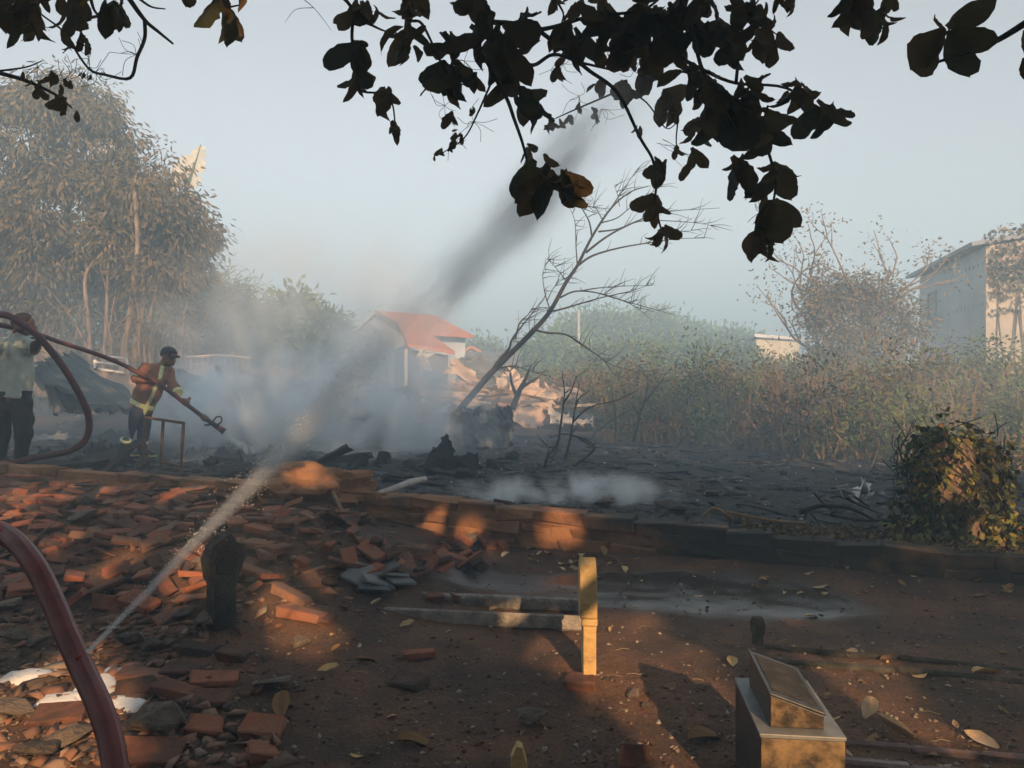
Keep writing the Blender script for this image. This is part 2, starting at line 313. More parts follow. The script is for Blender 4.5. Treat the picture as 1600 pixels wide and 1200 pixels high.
# mortar core inside the wall, just behind the block faces
mc = MB()
for i in range(60):
    xa, xb = x0+12.6*i/60, x0+12.6*(i+1)/60
    if -2.3 < (xa+xb)/2 < -1.5: continue
    tz = float(walltop((xa+xb)/2))-.025; mid = np.array([(xa+xb)/2, float(wally((xa+xb)/2)), (tz-.25)/2])
    mc.box(mid, ((xb-xa)*1.061+.01, .165, tz+.25), np.array([WT, WN, (0, 0, 1)]).T)
part(wall, 'mortar', mc, M['wall'], kind='stuff')

# ------------------------------------------------------------------ loose bricks
bmesh_v = [block_mesh('brick', *sz, .006, .006, 100+i) for i, sz in enumerate([(.22, .11, .042), (.21, .105, .038), (.23, .10, .034), (.16, .11, .044), (.12, .10, .05), (.20, .12, .030)])]
for b_ in bmesh_v: b_.materials.append(M['brick'])
def brick(p, rot, label, group=None, v=None, s=1.0, name='brick'):
    me = bmesh_v[RND.randrange(6) if v is None else v]
    return ob(name, me, None, label=label, cat='brick', group=group, loc=p, rot=rot, scale=s)
row_a = ['flat red brick in the back rows by the left wall', 'flat sooty brick in the middle tumbled rows', 'muted red brick in the front tumbled rows']
def row_b(px): return ', at the left edge' if px < 90 else ', around the rounded boulder' if px < 190 else ', below the log' if px < 320 else ', left of the clay heap' if px < 430 else ', before the clay heap'
nb = 0
for i in range(21):
    d = -.28-i*.128; xa, xb = -6.6+.125*i, -1.25-.03*i; xq = xa+RND.random()*.1
    while xq < xb:
        ln = RND.uniform(.19, .26)
        if RND.random() < .80 and nb < 262:
            dd = d+RND.uniform(-.04, .04)+.05*math.sin(xq*2+i); y = float(wally(xq))*1+dd/.9423; x = xq
            px = 800+1200*x/y
            if px > -40:
                z = float(H(x, y))+.028+RND.uniform(-.015, .045)
                brick((x, y, z), (RND.gauss(.14, .10+.012*i), RND.gauss(0, .08+.012*i), math.atan2(WT[1], WT[0])*.6+RND.gauss(0, .16+.03*i)), row_a[min(2, i//8)]+row_b(px), row_a[min(2, i//8)]+row_b(px), v=RND.choice([0, 1, 2, 5, 3, 4]), s=RND.uniform(.78, 1.1)); nb += 1
        xq += ln
# bricks tumbled in the heap between the dark headstone and the wall
for i in range(84):
    px, py = RND.uniform(390, 800), RND.uniform(795, 940)
    if py > 930-(px-400)*.16: py -= 30
    p = G(px, py); p[2] += RND.uniform(.01, .07)
    brick(p, (RND.gauss(0, .35), RND.gauss(0, .35), RND.uniform(-1.2, 1.2)), 'broken brick jumbled in the heap'+(' beside the dark headstone' if px < 490 else ' behind the tile stack' if px < 620 else ' along the wall foot'), 'bricks jumbled in the heap', s=RND.uniform(.7, 1.15))
for px, py, rx, ry, rz, v, s, lab in [
    (655, 1030, .02, .0, .25, 0, .80, 'pair-edged red brick lying alone on the dirt, farther of two'),
    (637, 1073, .05, -.04, -.45, 3, 1.25, 'dark-topped red brick lying alone on the dirt, nearer of two'),
    (908, 1074, .08, -.12, -.2, 4, 1.35, 'brick propped at the foot of the yellow headstone'),
    (330, 1100, .1, .05, .25, 3, 1.15, 'clean-edged dark red brick at the right edge of the foreground rubble'),
    (365, 1030, .0, .05, -.08, 4, 1.3, 'bright red half brick on the dirt right of the rubble'),
    (305, 1020, .1, .1, -.15, 0, 1.05, 'red brick beside the grey rock in the foreground rubble'),
    (280, 1055, .15, .0, .1, 4, 1.3, 'tan-topped brick in the middle of the foreground rubble'),
    (225, 1065, .1, .1, .1, 0, 1.15, 'dark brick against the edge of the white foam'),
    (210, 1085, .2, -.1, .3, 3, 1.2, 'sooty brick just below the foam edge'),
    (275, 1088, .1, .15, -.2, 0, 1.05, 'dark flat brick left of the clean-edged brick'),
    (335, 1068, .0, .1, .35, 5, 1.2, 'broad flat brick fragment above the clean-edged brick'),
    (95, 1122, .1, -.05, .15, 5, 1.25, 'reddish brick under the foreground hose'),
    (320, 1145, .25, .2, .3, 4, 1.3, 'brown broken brick right of the big pale rock'),
    (410, 1145, .3, .1, .1, 4, 1.45, 'tan brick behind the curled grey leaf at lower left'),
    (410, 1185, .2, .3, .6, 4, 1.1, 'small grey-brown brick end at the bottom left'),
    (470, 965, -.1, .12, -.25, 0, 1.35, 'long sunlit orange brick right of the dark headstone'),
    (500, 972, .1, .05, -.1, 3, 1.2, 'orange brick end at the tip of the rubble heap'),
    (455, 935, -.1, .35, -.3, 0, 1.2, 'tilted orange brick leaning beside the dark headstone'),
    (300, 935, .3, -.5, .4, 0, 1.3, 'orange sunlit brick leaning left of the dark headstone'),
    (640, 875, 1.2, .1, .1, 0, 1.35, 'brown brick standing on its end at the wall foot'),
    (680, 938, .1, -.1, .2, 4, 1.05, 'small red brick lying inside the cement grave border'),
    (715, 940, .1, .3, .7, 4, 1.0, 'dark brick half inside the cement grave border'),
    (990, 1190, 1.1, .3, .2, 4, 1.1, 'deep red brick stub standing at the bottom edge'),
    (235, 1185, .2, .1, .2, 5, 1.3, 'brown slab brick in the bottom left corner rubble'),
    (560, 820, .3, -.3, .2, 0, 1.1, 'pinkish brick lying on top of the broken wall heap'),
    (545, 765+30, .4, .2, .3, 0, 1.0, 'red brick on the crest of the broken wall heap')]:
    p = G(px, py); p[2] += .02
    brick(p, (rx, ry, rz), lab, v=v, s=s*.88)
# heap of clay left where the wall has broken
def blob(name, c, r, amp, freq, seed, sub=4, flat=None):
    bm = bmesh.new(); bmesh.ops.create_icosphere(bm, subdivisions=sub, radius=1); V = np.array([v.co for v in bm.verts]); n_ = fbm(V[:, 0]*freq+seed, V[:, 1]*freq, V[:, 2]*freq, 4, seed)
    V = V*(1+amp*n_)[:, None]
    if flat is not None: V[:, 2] = np.maximum(V[:, 2], flat)
    V = V*np.array(r)+np.array(c)
    for v, q in zip(bm.verts, V): v.co = q
    me = bpy.data.meshes.new(name); bm.to_mesh(me); bm.free(); return me
ob('clay_heap', blob('clay_heap', (0, 0, 0), (.60, .36, .30), .7, 2.6, 4), M['wall'], label='crumbled heap of reddish clay where the low wall has broken', cat='rubble heap', loc=(-1.92, 7.32, .36))
# rocks
def hull(name, seed, n=16, r=(1, .75, .55)):
    q = np.random.default_rng(seed); bm = bmesh.new(); pts = nrm(q.normal(size=(n, 3)))*q.uniform(.8, 1.1, (n, 1))*np.array(r)
    for p_ in pts: bm.verts.new(p_)
    g = bmesh.ops.convex_hull(bm, input=list(bm.verts)); bmesh.ops.delete(bm, geom=[v for v in g['geom_interior'] if isinstance(v, bmesh.types.BMVert)], context='VERTS')
    bmesh.ops.bevel(bm, geom=list(bm.edges), offset=.06, segments=1, affect='EDGES')
    for v in bm.verts: v.co += Vector(q.normal(size=3)*.02)
    me = bpy.data.meshes.new(name); bm.to_mesh(me); bm.free(); return me
rockm = [hull('stone', 50+i) for i in range(5)]
for r_ in rockm: r_.materials.append(M['stone'])
def stone(px, py, s, lab, v=0, rz=0., sq=1.0, up=.3):
    p = G(px, py); p[2] += s*up
    return ob('stone', rockm[v], None, label=lab, cat='stone', loc=p, rot=(RND.gauss(0, .15), RND.gauss(0, .15), rz), scale=(s, s, s*sq))
for a in [(205, 1005, .085, 'pale grey rock beside the water leak', 0, .5), (255, 1140, .15, 'big pale tan rock at the right of the foreground hose', 1, .2, .8), (345, 975, .15, 'large grey lump of rubble left of the dark headstone foot', 2, .3),
          (430, 1075, .12, 'flat grey-brown stone slab half buried in the dirt', 3, .1, .25), (832, 1128, .10, 'flat pale stone on the dirt below the yellow headstone', 4, .2, .4), (990, 1088, .045, 'sunlit white lump of rubble right of the yellow headstone', 0, .8),
          (945, 1064, .02, 'tiny white pebble beside the yellow headstone', 2, 0), (958, 1060, .018, 'tiny tan pebble beside the white pebble', 3, 0), (30, 1000, .10, 'dark stone at the left edge above the foam', 1, .2, .6), (15, 990-40, .10, 'grey flat stone at the left edge rubble', 3, 0, .5),
          (60, 1010, .09, 'tan flat stone left of the foreground hose', 4, .3, .5), (1010, 1105, .03, 'small cream lump under the white rubble lump', 1, .4), (130, 790, .13, 'rounded pale boulder on the tumbled bricks', 0, 0, 1.2), (132, 815, .15, 'pale broken stone block under the rounded boulder', 2, .2, .7),
          (945, 850-60, .14, 'low soil-covered stone on the wall beside the smoke', 3, .0, .5), (470, 1010, .07, 'grey lump of mortar at the foot of the rubble heap', 4, 0), (315, 890, .09, 'sunlit tan stone on the tumbled bricks', 1, .7), (1050, 800, .2, 'dark sooty stone lying on the low wall', 2, .0, .5),
          (110, 1165, .11, 'tan stone under the foreground hose', 2, .3, .6), (180, 1180, .10, 'brown stone right of the hose bottom', 3, .6, .5), (20, 1120, .14, 'amber sunlit stone slab in the bottom left corner', 1, .4, .4), (60, 1185, .12, 'amber broken slab at the bottom left edge', 3, .2, .5),
          (240, 1015, .07, 'dark red-grey stone right of the pale rock', 4, .1), (290, 965, .10, 'grey rubble stone above the pale rock', 2, .9, .6), (365, 1110, .05, 'small round stone below the flat brick', 1, 0), (740, 848, .12, 'sunlit tan clay lump at the wall foot', 0, .2)]:
    stone(*a)
# small broken pieces: nobody could count them
def chips(n, pos_fn, smin, smax, seed, elong=0.):
    r = np.random.default_rng(seed); base = np.array([(1, 0, -.4), (-.5, .87, -.4), (-.5, -.87, -.4), (.1, .1, .7), (.6, -.6, .3)]); Vs, Fs = [], []; F0 = np.array([(0, 1, 3), (1, 2, 3), (2, 4, 3), (4, 0, 3), (0, 4, 2), (0, 2, 1)])
    pts = pos_fn(r, n)
    for i in range(n):
        A = np.array(Matrix.Rotation(r.uniform(0, 6.28), 3, 'Z') @ Matrix.Rotation(r.normal(0, .5), 3, 'X')); s = smin+(smax-smin)*r.random()**2.5
        Vs.append((base*r.uniform(.6, 1.3, base.shape)*s*np.array([1+elong*r.random()**3, .8, .5-.3*min(elong, 1)*r.random()])) @ A.T+pts[i]+(0, 0, s*.2)); Fs.append(F0+5*i)
    return np.concatenate(Vs), np.concatenate(Fs)
def near_pos(r, n):
    px = r.uniform(-20, 1620, n); py = 870+330*r.random(n)**.8; y = 1.5*FPX/(py-HOR); x = (px-800)/FPX*y; return np.stack([x, y, H(x, y)], -1)
V_, F_ = chips(5200, near_pos, .003, .022, 71); ob('soil_crumbs', mesh_np('soil_crumbs', V_, F_), M['crumb'], label='crumbs of soil and gravel strewn over the dirt', cat='gravel', kind='stuff')
def rub_pos(r, n):
    px = r.uniform(-20, 620, n); py = r.uniform(770, 1200, n); k = np.where((py > 960) & (px > 380+60*r.normal(size=n)), 0, 1); px = np.where(k == 1, px, px-330)
    return GV(px, py)
V_, F_ = chips(2000, rub_pos, .012, .07, 72, 1.2); ob('rubble_fragments', mesh_np('rubble_fragments', V_, F_), mk('rubble_bits', [(.03, .028, .026), (.12, .08, .06), (.24, .12, .075), (.26, .22, .18)], 6, isl=.7, bump=.3), label='fragments of brick and mortar filling the rubble', cat='rubble', kind='stuff')

# ------------------------------------------------------------------ graves and their borders
def gz(x, y): return float(H(x, y))
# yellow headstone (thin slab seen edge on, swelling head)
p = G(921, 1072); t = root('headstone', p, 'thin yellow painted headstone with swollen head standing in sunlight', 'headstone')
prof = [(-.13, -.15), (-.13, .30), (-.15, .345), (-.15, .40), (-.12, .48), (-.07, .55), (0, .585), (.07, .55), (.12, .48), (.15, .40), (.15, .345), (.13, .30), (.13, -.15)]
a_ = nrm(np.array([.055, .998, 0])); n_ = np.array([-a_[1], a_[0], 0])*-1
part(t, 'slab', MB().prism([q for q in prof if q[1] < .33]+[], a_, (0, 0, 1), n_, p+a_*.14-n_*.030, .064), M['yellowstone'])
hd_ = [(-.15, .325), (-.155, .40), (-.12, .50), (-.07, .56), (0, .59), (.07, .56), (.12, .50), (.155, .40), (.15, .325)]
part(t, 'head', MB().prism(hd_, a_, (0, 0, 1), n_, p+a_*.14-n_*.046, .084), M['yellowstone'])
part(t, 'collar', MB().prism([(-.154, .29), (-.154, .323), (.154, .323), (.154, .29)], a_, (0, 0, 1), n_, p+a_*.14-n_*.037, .076), M['yellowstone'])
p = G(912, 980); t = root('headstone', p, 'grey headstone hidden directly behind the yellow headstone', 'headstone')
part(t, 'slab', MB().prism([(-.1, -.1), (-.1, .30), (-.06, .36), (0, .38), (.06, .36), (.1, .30), (.1, -.1)], a_, (0, 0, 1), n_, p-n_*.03, .055), M['concrete'])
# dark carved headstone in the rubble
p = G(352, 985); t = root('headstone', p, 'dark charred headstone with a carved leaning crest in the rubble', 'headstone')
a_ = np.array([.66, .75, 0]); n_ = np.array([.75, -.66, 0])
out = [(0, -.12), (0, .25), (-.02, .29), (-.035, .39), (-.005, .46), (.05, .505), (.10, .52), (.118, .50), (.13, .47), (.175, .45), (.19, .40), (.165, .33), (.14, .27), (.128, .22), (.128, -.12)]
p = p-a_*.06
part(t, 'slab', MB().prism(out, a_, (0, 0, 1), -n_, p, .10), M['darkstone'])
inn = [(.01, .31), (.0, .39), (.03, .445), (.09, .485), (.125, .43), (.155, .40), (.14, .34), (.11, .29)]
part(t, 'carved_panel', MB().prism(inn, a_, (0, 0, 1), n_, p, .006), M['char'])
cr = MB()
for k in range(14): cr.box(p+n_*.008+a_*RND.uniform(.02, .13)+np.array([0, 0, RND.uniform(.32, .45)]), (.025, .012, .008), np.array(Matrix.Rotation(RND.uniform(0, 3), 3, 'Y')))
part(t, 'carving', cr, M['darkstone'])
# small headstone on the right
p = G(1183, 1008); t = root('headstone', p, 'small pale rounded headstone at the end of the right grave', 'headstone')
part(t, 'slab', MB().prism([(-.025, -.05), (-.025, .05), (-.04, .07), (-.045, .12), (-.02, .155), (.02, .155), (.045, .12), (.04, .07), (.025, .05), (.025, -.05)], nrm([.25, -1, 0]), (0, 0, 1), (1, .25, 0), p-np.array([.02, 0, 0]), .05), M['moss'])
# stepped tile grave marker at lower right: two tiers, the upper cut to a slope that carries a dark panel
def worn(r, w=.004):
    for c in r.children:
        b = c.modifiers.new('worn_edge', 'BEVEL'); b.width = w; b.segments = 2; b.limit_method = 'ANGLE'
def gmark():
    b0 = P(1175, 1205, 2.62); zt = CAMH-(1141-HOR)/FPX*2.62*1.0
    F = P(1188, 1134, 2.55); R_ = P(1321, 1150, 2.52); Bk = P(1149, 1070, 3.02)
    z1 = (F[2]+R_[2]+Bk[2])/3; F[2] = R_[2] = Bk[2] = z1; B2 = R_+Bk-F
    t = root('grave_marker', (F[0], F[1], 0), 'stepped black tiled grave marker with a sloping top panel at lower right', 'grave marker')
    e1 = nrm(R_-F); w1 = np.linalg.norm(R_-F); e2 = nrm(Bk-F); w2 = np.linalg.norm(Bk-F)
    def q(a, b, z): v = F+e1*a*w1+e2*b*w2; return np.array([v[0], v[1], z])
    def hexa(c8): return MB().add(c8, [(0, 3, 2, 1), (4, 5, 6, 7), (0, 1, 5, 4), (1, 2, 6, 5), (2, 3, 7, 6), (3, 0, 4, 7)])
    low = [q(0, 0, -.05), q(1, 0, -.05), q(1, 1, -.05), q(0, 1, -.05), q(0, 0, z1-.012), q(1, 0, z1-.012), q(1, 1, z1-.012), q(0, 1, z1-.012)]
    part(t, 'lower_tier', hexa(low), M['granite'])
    part(t, 'tier_top', hexa([q(-.012, -.01, z1-.012), q(1.012, -.01, z1-.012), q(1.012, 1.01, z1-.012), q(-.012, 1.01, z1-.012), q(-.012, -.01, z1), q(1.012, -.01, z1), q(1.012, 1.01, z1), q(-.012, 1.01, z1)]), M['tiletop'])  # tier top coloured paler in place of its sky reflection
    e3 = nrm(np.cross(e2, e1)) ; 
    f0 = -e2/np.linalg.norm(e2)*.004
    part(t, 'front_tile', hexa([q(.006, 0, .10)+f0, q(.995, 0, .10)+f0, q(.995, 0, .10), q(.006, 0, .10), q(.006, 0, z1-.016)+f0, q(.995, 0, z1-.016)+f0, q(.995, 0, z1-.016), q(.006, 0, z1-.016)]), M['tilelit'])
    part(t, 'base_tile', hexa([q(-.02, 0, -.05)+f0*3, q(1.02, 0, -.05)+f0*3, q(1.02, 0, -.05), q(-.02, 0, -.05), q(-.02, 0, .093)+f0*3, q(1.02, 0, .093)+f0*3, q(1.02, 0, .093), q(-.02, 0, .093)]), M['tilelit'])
    zf, zb = z1+.108, z1+.122
    a0, a1, b0_, b1 = .15, .80, .10, .86
    up = [q(a0, b0_, z1), q(a1, b0_, z1), q(a1, b1, z1), q(a0, b1, z1), q(a0, b0_, zf), q(a1, b0_, z1+.046), q(a1, b1, z1+.060), q(a0, b1, zb)]
    part(t, 'upper_tier', hexa(up), M['granite'])
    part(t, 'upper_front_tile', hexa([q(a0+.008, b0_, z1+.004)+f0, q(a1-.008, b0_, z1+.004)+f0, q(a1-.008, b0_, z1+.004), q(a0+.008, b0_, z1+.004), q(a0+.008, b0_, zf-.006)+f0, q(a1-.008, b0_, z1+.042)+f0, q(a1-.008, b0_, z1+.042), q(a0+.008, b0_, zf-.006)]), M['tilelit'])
    nu = np.array([0, 0, .010])
    fr = [q(a0-.01, b0_-.012, zf+.001), q(a1+.02, b0_-.012, z1+.047), q(a1+.02, b1+.01, z1+.061), q(a0-.01, b1+.01, zb+.001)]
    part(t, 'top_frame', hexa(fr+[x+nu for x in fr]), M['granite'])
    cc = sum(fr)/4; pn = [cc+(x-cc)*np.array([.82, .82, .82])+nu for x in fr]
    part(t, 'top_panel', hexa(pn+[x+nu*.3 for x in pn]), M['darkstone']); worn(t, .003)
gmark()
for o_ in [q for q in bpy.data.objects if q.name.startswith('headstone')]: worn(o_, .007)
# cement borders made of separate lengths
def border(pts, w, h, mat, label, cat, seglen=.42, h_up=.04):
    pts = [np.array(G(*q)) for q in pts]; t = root('grave_border', pts[0], label, cat)
    for a, b in zip(pts[:-1], pts[1:]):
        Lt = np.linalg.norm((b-a)[:2]); n = max(1, int(Lt/seglen)); e = nrm(np.array([b[0]-a[0], b[1]-a[1], 0])); nn = np.array([-e[1], e[0], 0])
        for i in range(n):
            f0, f1 = i/n, (i+1)/n; c = a+(b-a)*(f0+f1)/2; me = block_mesh('length', Lt/n-.008, w, h+h_up, .010, .004, RND.randrange(9999)); me.materials.append(mat)
            o = ob('length', me, None, t, loc=c-pts[0]+np.array([0, 0, (h-h_up)/2+RND.uniform(-.006, .006)])); o.rotation_euler = (RND.uniform(-.05, .05), RND.uniform(-.02, .02), math.atan2(e[1], e[0])+RND.uniform(-.015, .015))
    return t
border([(600, 952), (932, 986)], .05, .05, M['concrete'], 'nearer of two parallel cement strips edging the middle grave', 'grave border', .75)
border([(655, 926), (915, 956)], .045, .045, M['concrete'], 'farther of two parallel cement strips edging the middle grave', 'grave border', .8)
border([(1195, 1012), (1400, 1030), (1625, 1050)], .032, .018, M['moss'], 'mossy cement strip edging the far side of the right grave', 'grave border', .7)
border([(1190, 1034), (1400, 1050), (1625, 1070)], .035, .016, M['moss'], 'mossy cement strip edging the near side of the right grave', 'grave border', .7)
border([(1320, 1163), (1640, 1190)], .03, .02, M['pink'], 'farther row of pinkish tiles beside the tiled grave marker', 'grave border', .22)
border([(1316, 1204), (1650, 1236)], .045, .045, M['pink'], 'nearer row of pinkish tiles at the bottom right edge', 'grave border', .20)
p = P(811, 1195, 2.85); p[2] = gz(p[0], p[1])
ob('stone_stub', MB().prism([(-.035, -.05), (-.028, .06), (-.008, .10), (.012, .095), (.03, .03), (.034, -.05)], (1, 0, 0), (0, 0, 1), (0, 1, 0), (0, 0, 0), .05), M['yellowstone'], label='pale pointed stone stub at the bottom edge of the dirt', cat='stone', loc=p+np.array([0, 0, .03]))
# stack of broken tiles
tl = [(575, 905, .30, .2, .0), (590, 920, .1, .35, .5), (612, 912, -.25, .25, .9), (600, 900, .2, -.3, .4), (625, 918, .25, .2, .7), (585, 930, .05, .1, .2), (560, 915, .3, .4, -.2)]
tnames = ['white faced tile on top of the broken tile stack', 'dark grey tile in the middle of the tile stack', 'pale blue-grey tile at the right of the tile stack', 'grey tile leaning at the back of the tile stack', 'slate tile at the right foot of the tile stack', 'dark tile at the bottom of the tile stack', 'grey tile at the left end of the tile stack']
for (px, py, rx, ry, rz), lb, m_ in zip(tl, tnames, ['tiletop', 'greysheet', 'tiletop', 'greysheet', 'greysheet', 'teal', 'greysheet']):
    q_ = G(px, py); me = block_mesh('tile', .20, .13, .018, .003, .003, RND.randrange(999)); me.materials.append(M[m_]); ob('tile', me, None, label=lb, cat='tile', loc=q_+np.array([0, 0, .05]), rot=(rx, ry, rz))
# foam
def foam(cx, cy, rx, ry, lab, seed):
    c = G(cx, cy); a = np.linspace(0, 2*math.pi, 40, endpoint=False); s = c[1]/FPX; rr = 1+.45*fbm(np.cos(a)*1.6+seed, np.sin(a)*1.6, s=seed); yr = ry*c[1]*c[1]/FPX/1.4
    V, F = [], []
    rings = [1.0, .9, .7, .45, .2]; zz = [-.012, .008, .018, .022, .024]
    for r_, z_ in zip(rings, zz):
        for i in range(40):
            x, y = c[0]+rx*s*rr[i]*r_*math.cos(a[i]), c[1]+yr*rr[i]*r_*math.sin(a[i]); V.append((x-c[0], y-c[1], float(H(x, y))+z_-c[2]+.006*float(fbm(x*25, y*25, s=seed))))
    for k in range(4): F += [(k*40+i, k*40+(i+1) % 40, (k+1)*40+(i+1) % 40, (k+1)*40+i) for i in range(40)]
    F.append(tuple(range(160, 200))); ob('foam_patch', mesh_py('foam_patch', V, F, True), M['foam'], label=lab, cat='foam', kind='thing', loc=c)
foam(165, 1068, 36, 28, 'white foam pool just right of the hose leak', 3)
foam(45, 1060, 45, 10, 'thin white foam streak at the left of the hose', 4)
foam(95, 1097, 42, 12, 'long white foam streak crossing under the hose', 5)
foam(195, 1106, 45, 10, 'pinkish white foam streak right of the hose', 6)

# ------------------------------------------------------------------ fallen leaves
def leaf_mesh(name, L_, W_, curl, cup, seed, nx_=4, ny_=7, pw=.8, crump=.05):
    r = np.random.default_rng(seed); V = []
    for j in range(ny_):
        t = j/(ny_-1); w = W_/2*(math.sin(math.pi*min(1, t**pw*.97+.03))**.62)*(1+r.uniform(-.07, .07)); ang = curl*t
        y = L_*(math.sin(ang)/curl if abs(curl) > .01 else t); z = L_*((1-math.cos(ang))/curl if abs(curl) > .01 else 0)
        for i in range(nx_+1):
            s = i/nx_*2-1; V.append((s*w*(1-.35*abs(cup)), y+r.normal(0, L_*.012), z+cup*w*abs(s)+r.normal(0, crump*L_*.35)))
    F = [(j*(nx_+1)+i, j*(nx_+1)+i+1, (j+1)*(nx_+1)+i+1, (j+1)*(nx_+1)+i) for j in range(ny_-1) for i in range(nx_)]
    return mesh_py(name, V, F, True)
fl = [leaf_mesh('leaf', .13, .075, c, k, 200+i, 4, 6, .9) for i, (c, k) in enumerate([(.5, .5), (-.4, .4), (.3, -.4), (.8, .7), (-.3, .6), (.9, .3)])]
for f_ in fl: f_.materials.append(M['fallen'])
def fleaf(px, py, s, rz, lab, v=0, grp=None, mat=None, lift=.012):
    p = G(px, py); me = fl[v]
    if mat: me = me.copy(); me.materials.clear(); me.materials.append(mat)
    return ob('fallen_leaf', me, None, label=lab, cat='leaf', group=grp, loc=p+np.array([0, 0, lift]), rot=(RND.gauss(-.05, .08), RND.gauss(0, .14), rz+RND.gauss(0, .5)), scale=s*.9)
for k, (px, py, s, rz, lab, v) in enumerate([
    (440, 1130, 1.5, .8, 'curled grey-tan dry leaf beside the tan brick at lower left', 3), (495, 1053, 1.0, -1.2, 'tan folded dry leaf beside the half buried slab', 0), (555, 1033, 1.2, -1.4, 'long brown curled leaf on the dirt', 1), (620, 1160, 1.3, -1.2, 'pale grey leaf with a dark stalk on the dirt', 4),
    (548, 1182, .5, -1.3, 'small pale sliver of leaf at the bottom', 2), (625, 983, .9, -1.0, 'whitish dry leaf near the cement strips', 0), (1035, 1076, .8, -1.4, 'flat orange leaf in the sunlit patch', 2), (1075, 1158, 1.5, -1.1, 'large pale dry leaf in the sunlight by the grave marker', 4),
    (1145, 1046, 1.0, -1.4, 'cream crumpled leaf left of the stepped grave marker', 0), (1240, 1018, 1.0, .3, 'big yellow leaf standing between the right grave strips', 1), (1350, 1128, 1.3, -1.1, 'yellow-orange curled leaf right of the stepped grave marker', 3), (1375, 1035, 1.0, -1.3, 'rust-red curled leaf between the right grave strips', 5),
    (1325, 1030, .9, -.9, 'white-brown leaf between the right grave strips', 0), (1425, 1060, .7, -1.2, 'pale greenish leaf in front of the right grave strips', 2), (1520, 1054, 1.3, -1.4, 'long tan leaf at the right end of the grave strips', 4), (1345, 1165, 1.2, -.9, 'pale pinkish leaf lying on the pink tiles', 2),
    (1430, 1160, 1.5, .3, 'grey-pink dry leaf hanging over the pink tiles', 3), (1465, 1185, 1.4, .9, 'pale green dry leaf over the near pink tiles', 1), (1560, 1175, 1.2, .4, 'grey-green leaf at the far end of the pink tiles', 0), (1258, 965, .8, -1.4, 'orange leaf at the edge of the wet patch', 1),
    (1270, 920, .9, -1.5, 'cream leaf above the wet patch', 2), (1486, 940, .6, -1.4, 'white scrap of leaf on the right dirt', 4), (1520, 935, .9, -1.3, 'tan leaf near the wall at the right', 0), (1570, 930, 1.0, -.6, 'curled tan leaf at the right edge below the wall', 3),
    (600, 905, 1.1, .2, 'tan crumpled leaf lying on the tile stack', 5), (580, 948, .8, -.5, 'orange curled leaf below the tile stack', 3), (870, 980, .9, -1.4, 'dark tipped leaf left of the yellow headstone', 2), (765, 957, .8, -1.4, 'amber leaf inside the cement grave border', 1),
    (945, 872, 1.2, .2, 'brown leaf upright at the foot of the low wall', 3), (885, 885, 1.1, -1.2, 'pale tan leaf on the dirt below the wall', 0), (935, 905, .9, -.3, 'yellowish leaf below the wall beside the mud', 1), (925, 1125, .5, -1.0, 'tiny pale leaf scrap above the red brick stub', 2)]): fleaf(px, py, s, rz, lab, v)
for i in range(60):
    px, py = RND.uniform(380, 1610), 880+320*RND.random()**1.3
    if 840 < px < 1130 and py > 1000: continue
    fleaf(px, py, RND.uniform(.2, .6), RND.uniform(-3, 3), 'small scrap of dry leaf scattered on the dirt', RND.randrange(6), 'leaf scraps on the dirt', lift=.006)
for i in range(26):
    px = RND.uniform(790, 990); p_ = (px, RND.uniform(855, 890)); fleaf(*p_, RND.uniform(.5, 1.0), RND.uniform(-3, 3), 'brown leaf in the litter drifted at the middle wall foot', RND.randrange(6), 'leaf litter at the wall foot')
for i in range(24):
    fleaf(RND.uniform(1180, 1610), RND.uniform(880, 935), RND.uniform(.4, .9), RND.uniform(-3, 3), 'dry leaf lying along the right wall foot', RND.randrange(6), 'leaves along the right wall foot')
# dry straw and twigs on the dirt
tw = MB()
for i in range(90):
    p_ = G(RND.uniform(380, 1610), 890+310*RND.random()); a = RND.uniform(-.9, .9); l = RND.uniform(.02, .10); d_ = np.array([math.cos(a), math.sin(a), RND.uniform(-.05, .1)])
    tw.tube([p_+(0, 0, .006), p_+d_*l*.5+(0, 0, .009+RND.uniform(0, .006)), p_+d_*l+(0, 0, .006)], .0013, 4)
ob('straw', tw, mk('straw', [(.20, .15, .09), (.42, .34, .22)], 5, isl=.7, bump=0), label='bits of straw and thin twigs on the dirt', cat='straw', kind='stuff')

